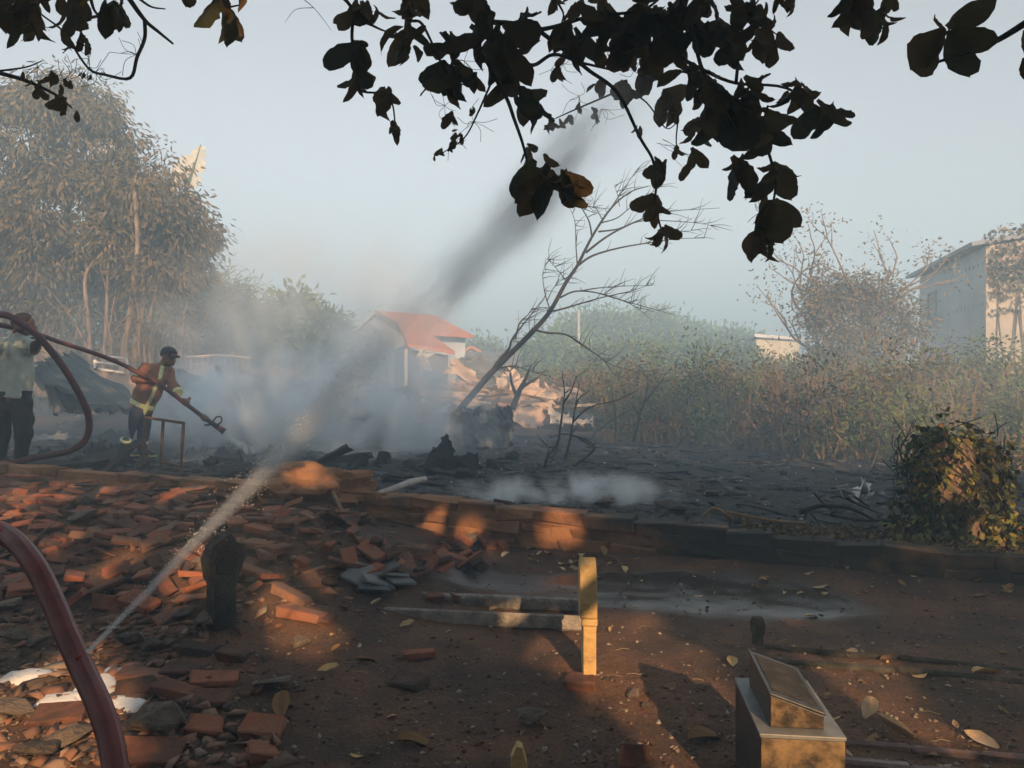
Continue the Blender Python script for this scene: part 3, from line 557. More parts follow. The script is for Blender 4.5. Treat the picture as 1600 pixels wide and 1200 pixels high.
# ------------------------------------------------------------------ vegetation helpers
def leaf_quads(pos, dr, L_, W_, r, bend=.25):
    n = len(pos); dr = nrm(dr); L_ = np.broadcast_to(L_, n)*r.uniform(.7, 1.3, n); W_ = np.broadcast_to(W_, n)*r.uniform(.7, 1.3, n)
    s = nrm(np.cross(dr, nrm(r.normal(size=(n, 3))))); up = np.cross(s, dr)
    b = pos; m = pos+dr*(L_*.5)[:, None]+up*(L_*bend*.35)[:, None]; t = pos+dr*L_[:, None]-up*(L_*bend*.3)[:, None]
    V = np.stack([b, m+s*(W_/2)[:, None], t, m-s*(W_/2)[:, None]], 1).reshape(-1, 3)
    return V, np.arange(4*n).reshape(n, 4)
def crown(blobs, per, clusters, L_, W_, droop, r, spread=.35, shell=.55):
    """blobs: (centre, radii); clusters twig ends per blob; per leaves on each"""
    P_, D_ = [], []
    for c, rad in blobs:
        v = nrm(r.normal(size=(clusters, 3))); rr = (shell+(1-shell)*r.random(clusters))[:, None]*(1+.22*r.normal(size=(clusters, 1)))
        tips = np.array(c)+v*rr*np.array(rad); k = np.repeat(np.arange(clusters), per)
        off = r.normal(size=(clusters*per, 3))*spread*np.array([1, 1, .8]); P_.append(tips[k]+off); D_.append(v[k]*.5+nrm(off)*.6+np.array([0, 0, -droop])+r.normal(size=(clusters*per, 3))*.3)
    return leaf_quads(np.concatenate(P_), np.concatenate(D_), L_, W_, r)
def grow(r, p, d, L_, rad, depth, out, tips, spread=.6, up=.12, n=4, wob=.14, kids=(2, 3), shrink=.72):
    pts = [np.array(p, float)]; d = nrm(d)
    for i in range(n):
        d = nrm(d+r.normal(size=3)*wob+np.array([0, 0, up])); pts.append(pts[-1]+d*L_/n)
    out.append((pts, np.linspace(rad, rad*.6, n+1)))
    if depth == 0: tips.append((pts[-1], d)); return
    for k in range(r.integers(kids[0], kids[1]+1)):
        j = n if k == 0 else r.integers(max(1, n-2), n+1); nd = nrm(d+r.normal(size=3)*spread); grow(r, pts[j], nd, L_*shrink*r.uniform(.8, 1.15), rad*.6, depth-1, out, tips, spread, up, n, wob, kids, shrink)
def tubes(out, sides=6):
    m = MB()
    for pts, rad in out: m.tube(pts, rad, sides)
    return m
def spl(pts, n=8):
    pts = np.array(pts, float); q = np.vstack([2*pts[0]-pts[1], pts, 2*pts[-1]-pts[-2]]); out = []
    for i in range(1, len(q)-2):
        for k in range(n):
            t = k/n; out.append(.5*((2*q[i])+(-q[i-1]+q[i+1])*t+(2*q[i-1]-5*q[i]+4*q[i+1]-q[i+2])*t*t+(-q[i-1]+3*q[i]-3*q[i+1]+q[i+2])*t**3))
    return np.array(out+[pts[-1]])

# ------------------------------------------------------------------ the tree over the camera: wilted twigs hang into the view
tr = root('wilted_tree', (1.6, -3.2, 0), 'tree with wilted dark leaves hanging into the top of the view', 'tree')
limb = MB(); twig = MB(); LP = []
limb.tube(spl([(1.6, -3.2, -.3), (1.62, -3.2, .8), (1.5, -3.0, 2.0), (1.35, -2.2, 3.0)], 5), np.linspace(.26, .15, 16), 10)
for pts in ([(1.4, -2.4, 2.8), (1.2, -.6, 3.5), (.9, 1.2, 3.55), (.62, 2.6, 3.32), (.45, 3.0, 3.02)], [(1.3, -1.6, 3.1), (1.9, .6, 3.4), (2.3, 1.8, 3.0), (1.75, 2.25, 2.62)], [(1.35, -2.2, 3.0), (.2, -.2, 3.5), (-.9, 1.4, 3.45), (-1.15, 2.3, 2.9), (-1.4, 2.6, 2.85)],
            [(.9, 1.2, 3.55), (.2, 2.4, 3.4), (-.5, 2.9, 3.1)], [(1.4, -2.6, 2.7), (3.4, -3.6, 4.6), (5, -4.5, 6)], [(1.5, -2.9, 2.4), (0, -4.2, 4.5), (-2.5, -5, 6)], [(.9, 1.2, 3.55), (1.0, 2.6, 3.3), (.85, 3.0, 3.05)], [(-.9, 1.4, 3.45), (-1.7, 2.0, 3.0), (-1.95, 2.5, 2.62)]):
    s = spl(pts, 6); limb.tube(s, np.linspace(.075, .014, len(s)), 7); LP.append(s)
B = [([(735, -12), (760, 30), (800, 37), (840, 46), (880, 38), (925, 25), (1000, 17), (1035, -6)], 3.0, .0125), ([(840, 46), (890, 85), (920, 110), (965, 145), (1000, 215), (1020, 250), (1025, 290), (1024, 320), (1036, 370)], 3.05, .009),
     ([(735, 40), (800, 85), (832, 102), (865, 85), (905, 97), (960, 110)], 3.15, .011), ([(915, 52), (980, 57), (1060, 90), (1100, 110), (1150, 130), (1230, 138), (1290, 183)], 3.0, .010),
     ([(1060, -8), (1080, 40), (1100, 115), (1140, 150), (1175, 170), (1187, 205), (1203, 245), (1212, 290), (1200, 345), (1180, 400)], 2.8, .009), ([(755, 85), (790, 150), (803, 185), (816, 222), (828, 262), (852, 285)], 2.6, .008),
     ([(528, -12), (550, 15), (550, 60), (556, 100), (563, 140), (592, 146), (612, 160), (618, 200)], 2.9, .0075), ([(628, -10), (640, 30), (660, 38), (690, 100), (705, 120)], 2.9, .0075), ([(578, 38), (600, 48), (622, 52)], 2.9, .005),
     ([(1612, 30), (1560, 62), (1520, 78), (1468, 96)], 2.1, .010), ([(195, -12), (225, 30), (248, 50), (270, 68)], 2.5, .009), ([(226, 30), (226, 60), (214, 90), (203, 122), (165, 117), (142, 110), (124, 88), (100, 50), (62, 20), (40, -8)], 2.6, .0065), ([(-12, 111), (40, 126), (85, 147), (112, 168)], 2.6, .008),
     ([(768, 128), (745, 180), (725, 216), (690, 240)], 3.0, .005), ([(210, -8), (235, 10), (258, 14)], 2.5, .005), ([(-10, 112), (40, 105), (66, 95)], 2.6, .004), ([(1170, 20), (1195, 40), (1215, 55)], 2.8, .006), ([(1150, 130), (1160, 45), (1190, -8)], 2.9, .007),
     ([(960, 145), (890, 175), (862, 188)], 3.6, .005), ([(965, 130), (1010, 160), (1040, 200), (1060, 190)], 3.6, .005), ([(1060, 180), (1058, 230), (1085, 245)], 3.5, .004), ([(1310, -10), (1340, 20), (1380, 45)], 2.6, .008), ([(140, -8), (150, 20), (175, 30)], 2.5, .006), ([(340, -12), (350, 10), (375, 8)], 2.4, .006),
     ([(1200, 165), (1187, 205)], 2.8, .005), ([(470, -5), (490, 12), (505, 30), (518, 48)], 2.9, .0016), ([(490, 12), (462, 15), (445, 35)], 2.9, .0014), ([(863, -8), (880, 20), (876, 40)], 3.0, .006), ([(690, 105), (715, 100), (735, 108)], 2.9, .0045)]
for px, dep, r0 in B:
    n = len(px); pts = [P(x, y, dep+.06*math.sin(i*1.7)) for i, (x, y) in enumerate(px)]; s = spl(pts, 5); twig.tube(s, np.linspace(r0, r0*.4, len(s)), 6)
    if px[0][1] < 0 or not 0 <= px[0][0] <= 1600:                   # carry it on above the frame to a limb
        lp = np.concatenate([q[3:] for q in LP]); c_ = lp[np.argmin(np.linalg.norm(lp-s[0]-np.array([0, -.3, .35]), axis=1))]; t_ = nrm(s[0]-s[3])
        twig.tube(spl([s[0], s[0]+t_*.25+np.array([0, -.03, .10]), (s[0]+c_)/2+np.array([0, 0, .18]), c_], 5), np.linspace(r0, r0*1.6, 16), 6)
# fine burst tendrils
for cx, cy, dep in [(140, 105, 2.6), (150, 112, 2.6), (213, 85, 2.6), (695, 165, 3.0), (740, 190, 3.0), (715, 225, 3.0), (880, 100, 3.1), (905, 150, 3.5), (940, 170, 3.6), (1060, 240, 3.5), (990, 110, 3.2), (60, 105, 2.6), (100, 125, 2.6), (1190, 330, 2.8), (725, 95, 2.9)]:
    for k in range(7):
        a = RND.uniform(0, 6.28); l = RND.uniform(14, 42); b_ = RND.uniform(-.9, .9)
        twig.tube(spl([P(cx, cy, dep), P(cx+l*.5*math.cos(a), cy+l*.5*math.sin(a), dep+RND.uniform(-.03, .03)), P(cx+l*math.cos(a+b_), cy+l*math.sin(a+b_), dep)], 4), .0011, 3)
part(tr, 'trunk', limb, M['bark'], True); part(tr, 'branches', twig, M['twig'], True, kind='stuff')
hl = [leaf_mesh('leaf', 1, w, c, k, 300+i, 2, 11, p_, .05) for i, (w, c, k, p_) in enumerate([(.60, .6, .35, 1.3), (.50, -.9, .4, 1.4), (.60, 1.2, .3, 1.3), (.42, 1.5, .5, 1.2), (.58, .3, -.35, 1.4), (.38, -1.2, .6, 1.1), (.64, .7, .2, 1.4), (.5, .9, -.45, 1.3)])]
for h_ in hl: h_.materials.append(M['darkleaf'])
hly = hl[3].copy(); hly.materials.clear(); hly.materials.append(M['yellowleaf'])
nleaf = 0
def hang(px, py, dep, L_, az, dn, v, yellow=False):
    """a leaf whose stalk is at the pixel; az its swing in the picture plane, dn its lean to the camera"""
    global nleaf
    d = nrm(np.array([math.sin(az), dn, -math.cos(az)])); f = nrm(np.array([RND.uniform(-.9, .9), -1+RND.uniform(-.4, .8), RND.uniform(-.4, .6)])); x = nrm(np.cross(d, f)); z = np.cross(x, d)
    Mx = Matrix((x, d, z)).transposed().to_4x4(); p_ = P(px, py, dep)-np.array(tr.location); s = L_*dep/FPX
    o = ob('leaf', hly if yellow else hl[v], None, tr); o.matrix_basis = Matrix.Translation(p_) @ Mx @ Matrix.Scale(s, 4); nleaf += 1
CL = [(25, 0, 5, 62, 2.5), (60, -4, 4, 50, 2.5), (48, 30, 5, 40, 2.5), (8, 12, 4, 40, 2.5), (120, 20, 5, 46, 2.5), (128, 55, 4, 30, 2.5), (180, 10, 4, 50, 2.5), (350, -4, 3, 60, 2.4), (12, 5, 5, 55, 2.5), (45, 20, 4, 50, 2.5), (30, 28, 3, 40, 2.5), (88, -6, 2, 34, 2.5), (108, 0, 3, 45, 2.5), (104, 38, 3, 42, 2.5), (168, 2, 3, 52, 2.5), (190, -4, 1, 24, 2.5), (340, -8, 2, 64, 2.4), (378, -10, 2, 42, 2.4), (298, -14, 2, 36, 2.4), (112, 72, 2, 20, 2.6),
      (78, 118, 3, 26, 2.6), (98, 128, 2, 24, 2.6), (52, 122, 1, 20, 2.6), (100, 158, 3, 42, 2.6), (68, 140, 3, 22, 2.6), (36, 112, 1, 16, 2.6), (130, 112, 2, 12, 2.6), (118, 172, 1, 16, 2.6),
      (550, 8, 3, 24, 2.9), (556, 14, 5, 46, 2.9), (585, 12, 3, 40, 2.9), (556, 72, 5, 58, 2.9), (560, 112, 5, 46, 2.9), (604, 142, 5, 44, 2.9), (618, 196, 5, 32, 2.9), (640, 6, 5, 40, 2.9), (655, -6, 4, 40, 2.9), (636, 46, 6, 55, 2.9), (640, 74, 4, 40, 2.9), (698, 56, 4, 48, 2.9), (694, 106, 7, 58, 2.9), (712, 112, 4, 50, 2.9),
      (735, -4, 5, 48, 2.9), (752, 20, 5, 46, 2.9), (770, 50, 7, 72, 2.9), (790, 74, 5, 62, 2.9), (776, 80, 4, 66, 2.9), (690, 232, 5, 14, 3.0), (706, 222, 4, 18, 3.0), (722, 212, 3, 16, 3.0), (704, 178, 4, 26, 3.0), (745, 120, 4, 26, 3.0), (738, 168, 3, 12, 3.0),
      (818, 24, 5, 50, 3.0), (806, 86, 4, 46, 3.0), (812, 138, 6, 66, 2.85), (838, 158, 4, 56, 2.85), (822, 232, 4, 26, 2.9), (846, 268, 6, 70, 2.45), (872, 272, 5, 66, 2.45), (890, 270, 2, 40, 2.45), (868, -8, 3, 30, 3.0), (905, 4, 5, 42, 3.0), (940, -2, 4, 34, 3.0), (896, 40, 6, 60, 3.0), (945, 22, 5, 56, 3.0), (920, 66, 5, 44, 3.1), (985, 44, 6, 60, 3.05), (960, 76, 4, 38, 3.1), (1010, 18, 6, 56, 2.95), (1045, 22, 6, 60, 2.95),
      (1062, -5, 6, 58, 2.9), (1100, -8, 5, 50, 2.9), (1030, 62, 5, 50, 3.0), (1055, 75, 4, 44, 3.0), (1090, 42, 6, 62, 2.9), (1120, 40, 6, 64, 2.9), (1130, 62, 4, 50, 2.9), (1150, 0, 4, 50, 2.8), (1182, 10, 5, 58, 2.8), (1192, 42, 5, 46, 2.8), (1215, 58, 3, 46, 2.8), (1200, 14, 2, 40, 2.8), (1236, -8, 2, 30, 2.8), (1215, -12, 3, 36, 2.8),
      (975, 130, 5, 36, 3.6), (1020, 105, 6, 48, 3.5), (1038, 150, 5, 46, 3.55), (1050, 165, 4, 40, 3.5), (1080, 112, 6, 52, 2.9), (1105, 140, 6, 62, 2.8), (1128, 148, 6, 66, 2.8), (1122, 185, 5, 68, 2.8), (1172, 136, 5, 50, 2.8), (1160, 128, 3, 40, 2.8), (1082, 192, 5, 40, 3.4), (1085, 240, 3, 36, 3.3), (1058, 232, 3, 24, 3.4), (1030, 255, 6, 38, 3.2),
      (1024, 314, 6, 42, 3.05), (1036, 360, 5, 38, 3.05), (1185, 192, 6, 60, 2.75), (1196, 200, 3, 52, 2.75), (1155, 255, 5, 58, 2.8), (1212, 265, 6, 62, 2.75), (1205, 322, 6, 58, 2.75), (1190, 370, 4, 46, 2.75), (1180, 378, 3, 34, 2.75), (1240, 137, 5, 52, 2.8), (1250, 138, 2, 36, 2.8), (1288, 172, 6, 52, 2.75), (1308, 172, 3, 50, 2.75),
      (1330, -4, 6, 56, 2.6), (1360, 6, 6, 52, 2.6), (1384, 24, 4, 52, 2.6), (1388, -12, 3, 30, 2.6), (860, 190, 5, 20, 3.6), (890, 180, 3, 18, 3.6), (930, 175, 4, 20, 3.6), (940, 125, 4, 24, 3.6), (905, 160, 2, 18, 3.6), (1000, 200, 2, 22, 3.5), (875, 105, 4, 24, 3.2), (885, 62, 4, 36, 3.1), (1000, 88, 4, 34, 3.1)]
ALL = []
for px, py, n, L_, dep in CL:
    for k in range(n):
        a = (k-(n-1)/2)*.24+RND.gauss(0, .28); ALL.append((L_, (px+RND.gauss(0, L_*.10), py-L_*.08+RND.gauss(0, L_*.12), dep+RND.gauss(0, .05), L_*1.05*RND.uniform(.75, 1.2), a, RND.gauss(0, .3), RND.randrange(8))))
ALL.sort(key=lambda q: -q[0])
for L_, q in ALL[:288]: hang(*q)
Vx, Fx, ox = [], [], 0
for k in range(240):                                                # the same twigs go on above the frame
    cx_ = RND.choice([RND.gauss(900, 260), RND.gauss(90, 80), RND.gauss(1400, 120)]); ALL.append((1, (cx_, RND.uniform(-230, -45), RND.uniform(2.4, 3.2), RND.uniform(34, 58), RND.gauss(0, .5), RND.gauss(0, .3), RND.randrange(8))))
for L_, (px, py, dep, s, az, dn, v) in ALL[288:]+[(a, (b[0]+RND.gauss(0, 8), b[1]+RND.gauss(0, 8), b[2]+.05, b[3]*.9, b[4]+RND.gauss(0, .4), b[5], b[6])) for a, b in ALL[::4]]:
    d = nrm(np.array([math.sin(az), dn, -math.cos(az)])); f = nrm(np.array([RND.uniform(-.9, .9), -1+RND.uniform(-.4, .8), RND.uniform(-.4, .6)])); x = nrm(np.cross(d, f)); z = np.cross(x, d); me = hl[v]; q = np.empty(len(me.vertices)*3, np.float32); me.vertices.foreach_get('co', q)
    q = (q.reshape(-1, 3)*s*dep/FPX) @ np.array([x, d, z])+P(px, py, dep); Vx.append(q); Fx.append(np.array([p_.vertices[:] for p_ in me.polygons])+ox); ox += len(q)
part(tr, 'small_leaves', mesh_np('small_leaves', np.concatenate(Vx), np.concatenate(Fx), True), M['darkleaf'], kind='stuff')
for px, py, L_, a in [(1474, 48, 105, -.80), (1472, 50, 78, -.30), (1482, 50, 88, .22), (1486, 46, 76, 1.0), (1474, 42, 36, -1.7), (1480, 42, 82, 2.05), (1606, 40, 70, -.35), (1600, 90, 40, .3)]: hang(px, py, 2.1, L_, a, .05, [6, 0, 6, 2, 3, 4, 6, 0][nleaf % 8])
hang(142, -12, 2.5, 42, .05, 0, 3, True); hang(1196, 350, 2.75, 30, -.1, 0, 3, True)

# ------------------------------------------------------------------ crown and neighbours behind the camera: they shade the near ground
GAPS = [((985, 1060), 0, .15), ((1030, 1012), 0, .10), ((945, 1010), 0, .09), ((1000, 1025), 0, .13), ((1050, 1090), 0, .15), ((1080, 1150), 0, .14), ((1020, 1110), 0, .11), ((965, 1040), 0, .07), ((905, 1000), 0, .05), ((862, 1000), 0, .035), ((925, 930), None, .04), ((925, 1000), None, .05), ((1245, 1175), 'm', .02), ((1205, 1100), 'm', .0), ((1385, 1090), 0, .05),
        ((30, 1150), 0, .17), ((65, 1095), 0, .14), ((110, 1140), 0, .12), ((15, 1190), 0, .15), ((40, 770), 0, .07), ((110, 850), 0, .05), ((35, 815), 0, .04), ((175, 885), 0, .04), ((60, 742), 'w', .05), ((280, 752), 'w', .05), ((310, 890), 0, .05), ((150, 770), 0, .05), ((440, 930), 0, .05), ((300, 915), 0, .07), ((480, 965), 0, .05), ((690, 800), 'w', .03), ((750, 850), 0, .04), ((870, 825), 'w', .05), ((480, 742), 'w', .08), ((1490, 745), 'v', .10), ((1520, 700), 'v', .07), ((1460, 880), 'w', .08), ((1560, 800), 'v', .06)]
rays = []
for (px, py), kind, rad in GAPS:
    if kind is None: o_ = P(px, py, 3.62)
    elif kind == 'm': o_ = P(px, py, 2.55)
    elif kind == 'w': o_ = P(px, py, 7.2) if px < 600 else P(px, py, 6.5); 
    elif kind == 'v': o_ = P(px, py, 6.0)
    else: o_ = G(px, py)
    rays.append((o_, rad+.05))
rc = np.random.default_rng(77); N = 46000
cp = np.stack([rc.uniform(-17, 17, N), rc.uniform(-9.5, -4.2, N), rc.uniform(.0, 1, N)], -1)
cp[:, 2] = .3+cp[:, 2]*(.404*(10.8-cp[:, 1])+.7*fbm(cp[:, 0]*.35, cp[:, 1]*.3, s=88))  # leaf height trimmed to a slope so sun reaches the ground farther off
M2 = 4500; oc = np.stack([rc.uniform(-7.5, 7.5, M2), rc.uniform(-4.5, 5.6, M2), rc.uniform(0, 1, M2)], -1); oc[:, 2] = 5.0+oc[:, 2]*2.2+.5*fbm(oc[:, 0]*.5, oc[:, 1]*.5, s=12)     # unseen leaf layer overhead, added to hold back sky light
cp = np.concatenate([cp, oc]); own = (np.abs(cp[:, 0]-1.5) < 5.5)|(cp[:, 2] > 5)*(cp[:, 1] > -4.2)
def canopy_leaves(c_):
    V, F = leaf_quads(c_, rc.normal(size=(len(c_), 3))+np.array([0, 0, -.6]), .42, .27, rc); Q = V.reshape(-1, 4, 3); ce = Q.mean(1); k = np.ones(len(Q), bool)
    for o_, rad in rays:                       # leaves cut away along sun rays to throw light on chosen spots
        rel = ce-o_; tt = rel @ SUN; dist = np.linalg.norm(rel-tt[:, None]*SUN, axis=1); k &= dist > rad+.15+.04*rc.normal(size=len(ce))
    Q = Q[k]; return Q.reshape(-1, 3), np.arange(len(Q)*4).reshape(-1, 4)
V_, F_ = canopy_leaves(cp[own]); part(tr, 'crown', mesh_np('crown', V_, F_), M['canopy'], kind='stuff')
for sel, bx, lab in (((cp[:, 0] <= -4) & ~own, -9., 'leafy tree behind the viewer on the left, shading the near ground'), ((cp[:, 0] >= 7)*~own, 11., 'leafy tree behind the viewer on the right, shading the near ground')):
    t = root('shade_tree', (bx, -6.5, 0), lab, 'tree'); o_, tp = [], []; grow(rc, (bx, -6.5, -.2), (0, 0, 1), 3.2, .28, 2, o_, tp); part(t, 'trunk', tubes(o_), M['bark'], True)
    c_ = cp[sel]; V_, F_ = canopy_leaves(c_); part(t, 'crown', mesh_np('crown', V_, F_), M['canopy'])

# ------------------------------------------------------------------ sheets, beams and other wreckage
def sheet_mesh(name, c4, amp=.08, corr=0, seed=0, nu=12, nv=8, th=.012, ragged=.05, freq=1.6):
    """crumpled sheet between four world corners (a b c d, in order), with thickness"""
    a, b, c, d = [np.array(x, float) for x in c4]; U, Vv = np.meshgrid(np.linspace(0, 1, nu+1), np.linspace(0, 1, nv+1)); r = np.random.default_rng(seed)
    Pn = a*((1-U)*(1-Vv))[..., None]+b*(U*(1-Vv))[..., None]+c*(U*Vv)[..., None]+d*((1-U)*Vv)[..., None]; nn = nrm(np.cross(b-a, d-a))
    if nn[1] > 0: nn = -nn
    lw = np.linalg.norm(b-a); lh = np.linalg.norm(d-a)
    off = amp*fbm(U*lw*freq+seed, Vv*lh*freq, s=seed)*2
    if corr: off = off+.018*np.sin(U*corr*6.283)
    edge = (np.abs(U-.5) > .49)|(np.abs(Vv-.5) > .49)
    Pn = Pn+nn*off[..., None]+(edge[..., None]*r.normal(size=Pn.shape)*ragged)
    n1 = Pn.reshape(-1, 3); k = len(n1); V = np.vstack([n1, n1-nn*th]); I = np.arange(k).reshape(nv+1, nu+1); Q = np.stack([I[:-1, :-1], I[:-1, 1:], I[1:, 1:], I[1:, :-1]], -1).reshape(-1, 4)
    F = [tuple(q) for q in Q]+[tuple(q[::-1]+k) for q in Q]; ring = list(I[0, :])+list(I[1:, -1])+list(I[-1, -2::-1])+list(I[-2:0:-1, 0])
    F += [(int(ring[(i+1) % len(ring)]), int(ring[i]), int(ring[i])+k, int(ring[(i+1) % len(ring)])+k) for i in range(len(ring))]
    return V, [tuple(int(x) for x in f) for f in F]
def sheet(c4, mat, label, cat='metal sheet', name='metal_sheet', group=None, **k):
    V, F = sheet_mesh(name, c4, **k); c = V.mean(0); return ob(name, mesh_py(name, V-c, F), mat, label=label, cat=cat, group=group, loc=c)
def C4(y, *px): return [P(a, b, y+(q[0] if (q := px[i][2:]) else 0)) for i, (a, b) in enumerate([x[:2] for x in px])]
def beam(p1, p2, w, h, mat, label, cat='beam', name='charred_beam', group=None, seed=0):
    p1, p2 = np.array(p1, float), np.array(p2, float); e = nrm(p2-p1); L_ = np.linalg.norm(p2-p1); s = nrm(np.cross(e, (0, 0, 1))); u_ = np.cross(s, e); r = np.random.default_rng(seed); V, n = [], 6
    for i in range(n):
        c = p1+e*L_*i/(n-1)
        for a, b in ((-1, -1), (1, -1), (1, 1), (-1, 1)): V.append(c+s*a*w/2*r.uniform(.75, 1.1)+u_*b*h/2*r.uniform(.7, 1.1)+e*(r.normal()*w*.6 if i in (0, n-1) else 0))
    F = [(i*4+j, i*4+(j+1) % 4, i*4+4+(j+1) % 4, i*4+4+j) for i in range(n-1) for j in range(4)]+[(3, 2, 1, 0), tuple(range(4*n-4, 4*n))]
    V = np.array(V); c = V.mean(0); return ob(name, mesh_py(name, V-c, F), mat, label=label, cat=cat, group=group, loc=c)
# left: fallen dark roof sheet, and things around it
sheet(C4(13, (50, 575, 0), (110, 545, 1.2), (232, 640, .6), (150, 640, -.6)), M['teal'], 'large dark roof sheet sloping down behind the firefighter', corr=9, seed=1, amp=.05, nu=30)
sheet(C4(13.4, (55, 580, 0), (95, 560, .8), (160, 640, .2), (80, 645, -.5)), M['greysheet'], 'pale grey roof sheet lying under the dark roof sheet', corr=5, seed=2, amp=.04, nu=24)
sheet(C4(14, (150, 575), (215, 590, .3), (235, 625, .4), (160, 615)), M['rust'], 'rusty brown sheet beyond the firefighter back', seed=3, amp=.05)
ob('drum', (lambda m: m)(MB().tube([(0, 0, -.1), (0, 0, .28), (0, 0, .30), (0, 0, .42)], [.16, .16, .15, .15], 14)), M['ochre'], label='small tan drum under the dark roof sheet', cat='drum', loc=G(98, 645)+np.array([0, .6, 0]))
t = root('bedstead', G(180, 600), 'pale metal bed frame standing behind the dark roof sheet', 'bed frame'); D_ = 15.
for nm, a, b in (('leg', (150, 600), (148, 562)), ('leg', (201, 600), (197, 552)), ('rail', (148, 566), (198, 572)), ('rail', (150, 576), (199, 584)), ('rail', (152, 556), (196, 560)), ('rail', (175, 588), (200, 592))): part(t, nm, MB().tube([P(*a, D_), P(*b, D_)], .028, 6), M['whitepaint'])
t = root('slatted_panel', G(330, 600), 'pale timber frame with upright slats left of the smoke', 'timber frame'); D_ = 17.
part(t, 'rail', MB().tube([P(292, 558, D_), P(350, 555, D_), P(392, 560, D_)], .03, 5), M['rust']); part(t, 'rail', MB().tube([P(296, 570, D_), P(390, 572, D_)], .025, 5), M['rust'])
for i in range(11): part(t, 'slat', MB().tube([P(298+i*9, 558, D_), P(298+i*9+RND.uniform(-2, 2), 598, D_)], .018, 4), M['rust'])
sheet(C4(14.5, (275, 575), (330, 590, .4), (330, 612), (272, 600)), M['greysheet'], 'dark slanting sheet beside the timber frame', seed=5)
beam(P(338, 575, 14), P(372, 625, 14), .12, .08, M['char'], 'dark plank leaning in the smoke right of the timber frame')
sheet(C4(17, (395, 575), (455, 580, 1), (530, 612), (400, 600)), M['rust'], 'rusty roof sheet lying left of the red roofed house', corr=7, seed=6, amp=.06, nu=24)
sheet(C4(16, (350, 592), (420, 588, 1), (440, 606), (360, 612)), M['teal'], 'dark curled sheet half hidden in the smoke', seed=7)
sheet(C4(18, (420, 595), (500, 592, .5), (525, 608), (440, 612)), M['rust'], 'thin rusty sheet edge above the smoke', seed=8)
# broken bent pieces round the collapsed shed: rust coloured sheets lit by the sun
S_ = [(20, [(640, 600), (740, 594), (752, 606), (655, 612)], 'topmost crumpled pale sheet of the collapsed shed, left side'), (19.6, [(645, 612), (735, 606), (760, 620), (690, 628)], 'second crumpled sheet of the collapsed shed, left side'), (19.3, [(660, 622), (760, 615), (745, 634), (680, 636)], 'low crumpled sheet of the collapsed shed, left side'),
      (21, [(697, 578), (715, 562), (752, 592), (745, 606)], 'pale folded sheet hanging from the collapsed roof'), (22, [(708, 565), (760, 552), (790, 590), (745, 595)], 'brown sheet behind the pale folded sheet'), (19.5, [(740, 618), (795, 600), (800, 634), (745, 634)], 'rusty ribbed sheet right of the leaning tree foot'), (20, [(795, 575), (855, 605), (850, 625), (797, 630)], 'sloping rusty sheet behind the leaning tree'),
      (19, [(805, 632), (860, 605), (905, 612), (850, 640)], 'bent rusty sheet in the middle of the collapsed shed'), (18.6, [(800, 640), (850, 634), (850, 662), (800, 664)], 'pale ribbed panel at the foot of the collapsed shed'), (18.8, [(868, 608), (905, 600), (908, 622), (872, 626)], 'tan sheet curled up at the right of the collapsed shed'), (18.5, [(885, 640), (935, 650), (932, 660), (890, 654)], 'dark sheet lying at the right foot of the shed'), (18.2, [(855, 640), (900, 645), (930, 668), (860, 664)], 'rusty sheet propped at the right foot of the shed'), (20.5, [(770, 590), (800, 575), (815, 600), (780, 612)], 'upright rusty sheet beside the leaning trunk')]
for i, (y, px, lab) in enumerate(S_): sheet(C4(y, *[(a, b, (.5 if k in (0, 1) else 0)) for k, (a, b) in enumerate(px)]), M['rust'] if i not in (4, 10) else M['greysheet'], lab, corr=(8 if i % 3 == 2 else 0), seed=20+i, amp=.09, nu=16)
for i, (a, b) in enumerate([((645, 606), (760, 612)), ((655, 616), (765, 630)), ((730, 600), (870, 628)), ((790, 640), (935, 632)), ((640, 598), (700, 608)), ((852, 600), (905, 660)), ((905, 640), (940, 668)), ((820, 664), (880, 625)), ((690, 628), (800, 612))]):
    beam(P(*a, 18.7+i*.15), P(*b, 18.9+i*.1), .09, .07, M['rust'] if i % 2 else M['brownhead'], ['long splintered plank on top of the left sheets', 'second splintered plank among the left sheets', 'plank crossing behind the leaning tree foot', 'long level plank across the middle of the shed', 'short plank at the left end of the shed', 'slanting plank at the right of the shed', 'short slanting plank right end of the shed', 'plank propped in the middle of the shed', 'plank under the left sheets of the shed'][i], seed=i, name='plank', cat='plank')
D_S = [(16.5, [(285, 585), (335, 575), (352, 600), (300, 612)], 'rust', 'pinkish sheet leaning beyond the nozzle'), (17.5, [(340, 590), (400, 583), (412, 604), (350, 610)], 'rust', 'flat pinkish sheet in the smoke right of the dark plank'), (16.2, [(405, 600), (470, 596), (480, 622), (415, 626)], 'greysheet', 'grey sheet lying under the rusty roof sheet'), (15.8, [(455, 605), (540, 600), (552, 630), (470, 632)], 'rust', 'broad rusty sheet sloping in the smoke left of the house'), (17, [(530, 598), (600, 592), (612, 615), (540, 622)], 'rust', 'crumpled rusty sheet below the grey gable'), (16.4, [(585, 610), (650, 604), (662, 630), (600, 634)], 'greysheet', 'grey crumpled sheet below the red roof edge'), (15.2, [(500, 628), (570, 622), (585, 650), (515, 652)], 'char', 'charred sheet lying in the middle of the smoke'), (15, [(250, 600), (290, 596), (300, 622), (258, 626)], 'greysheet', 'grey sheet lying behind the firefighter hands'), (14.6, [(120, 625), (175, 618), (190, 642), (135, 648)], 'rust', 'rusty sheet lying in front of the tan drum'), (15.4, [(600, 632), (665, 628), (672, 655), (612, 656)], 'rust', 'rusty sheet left of the leaning tree foot')]
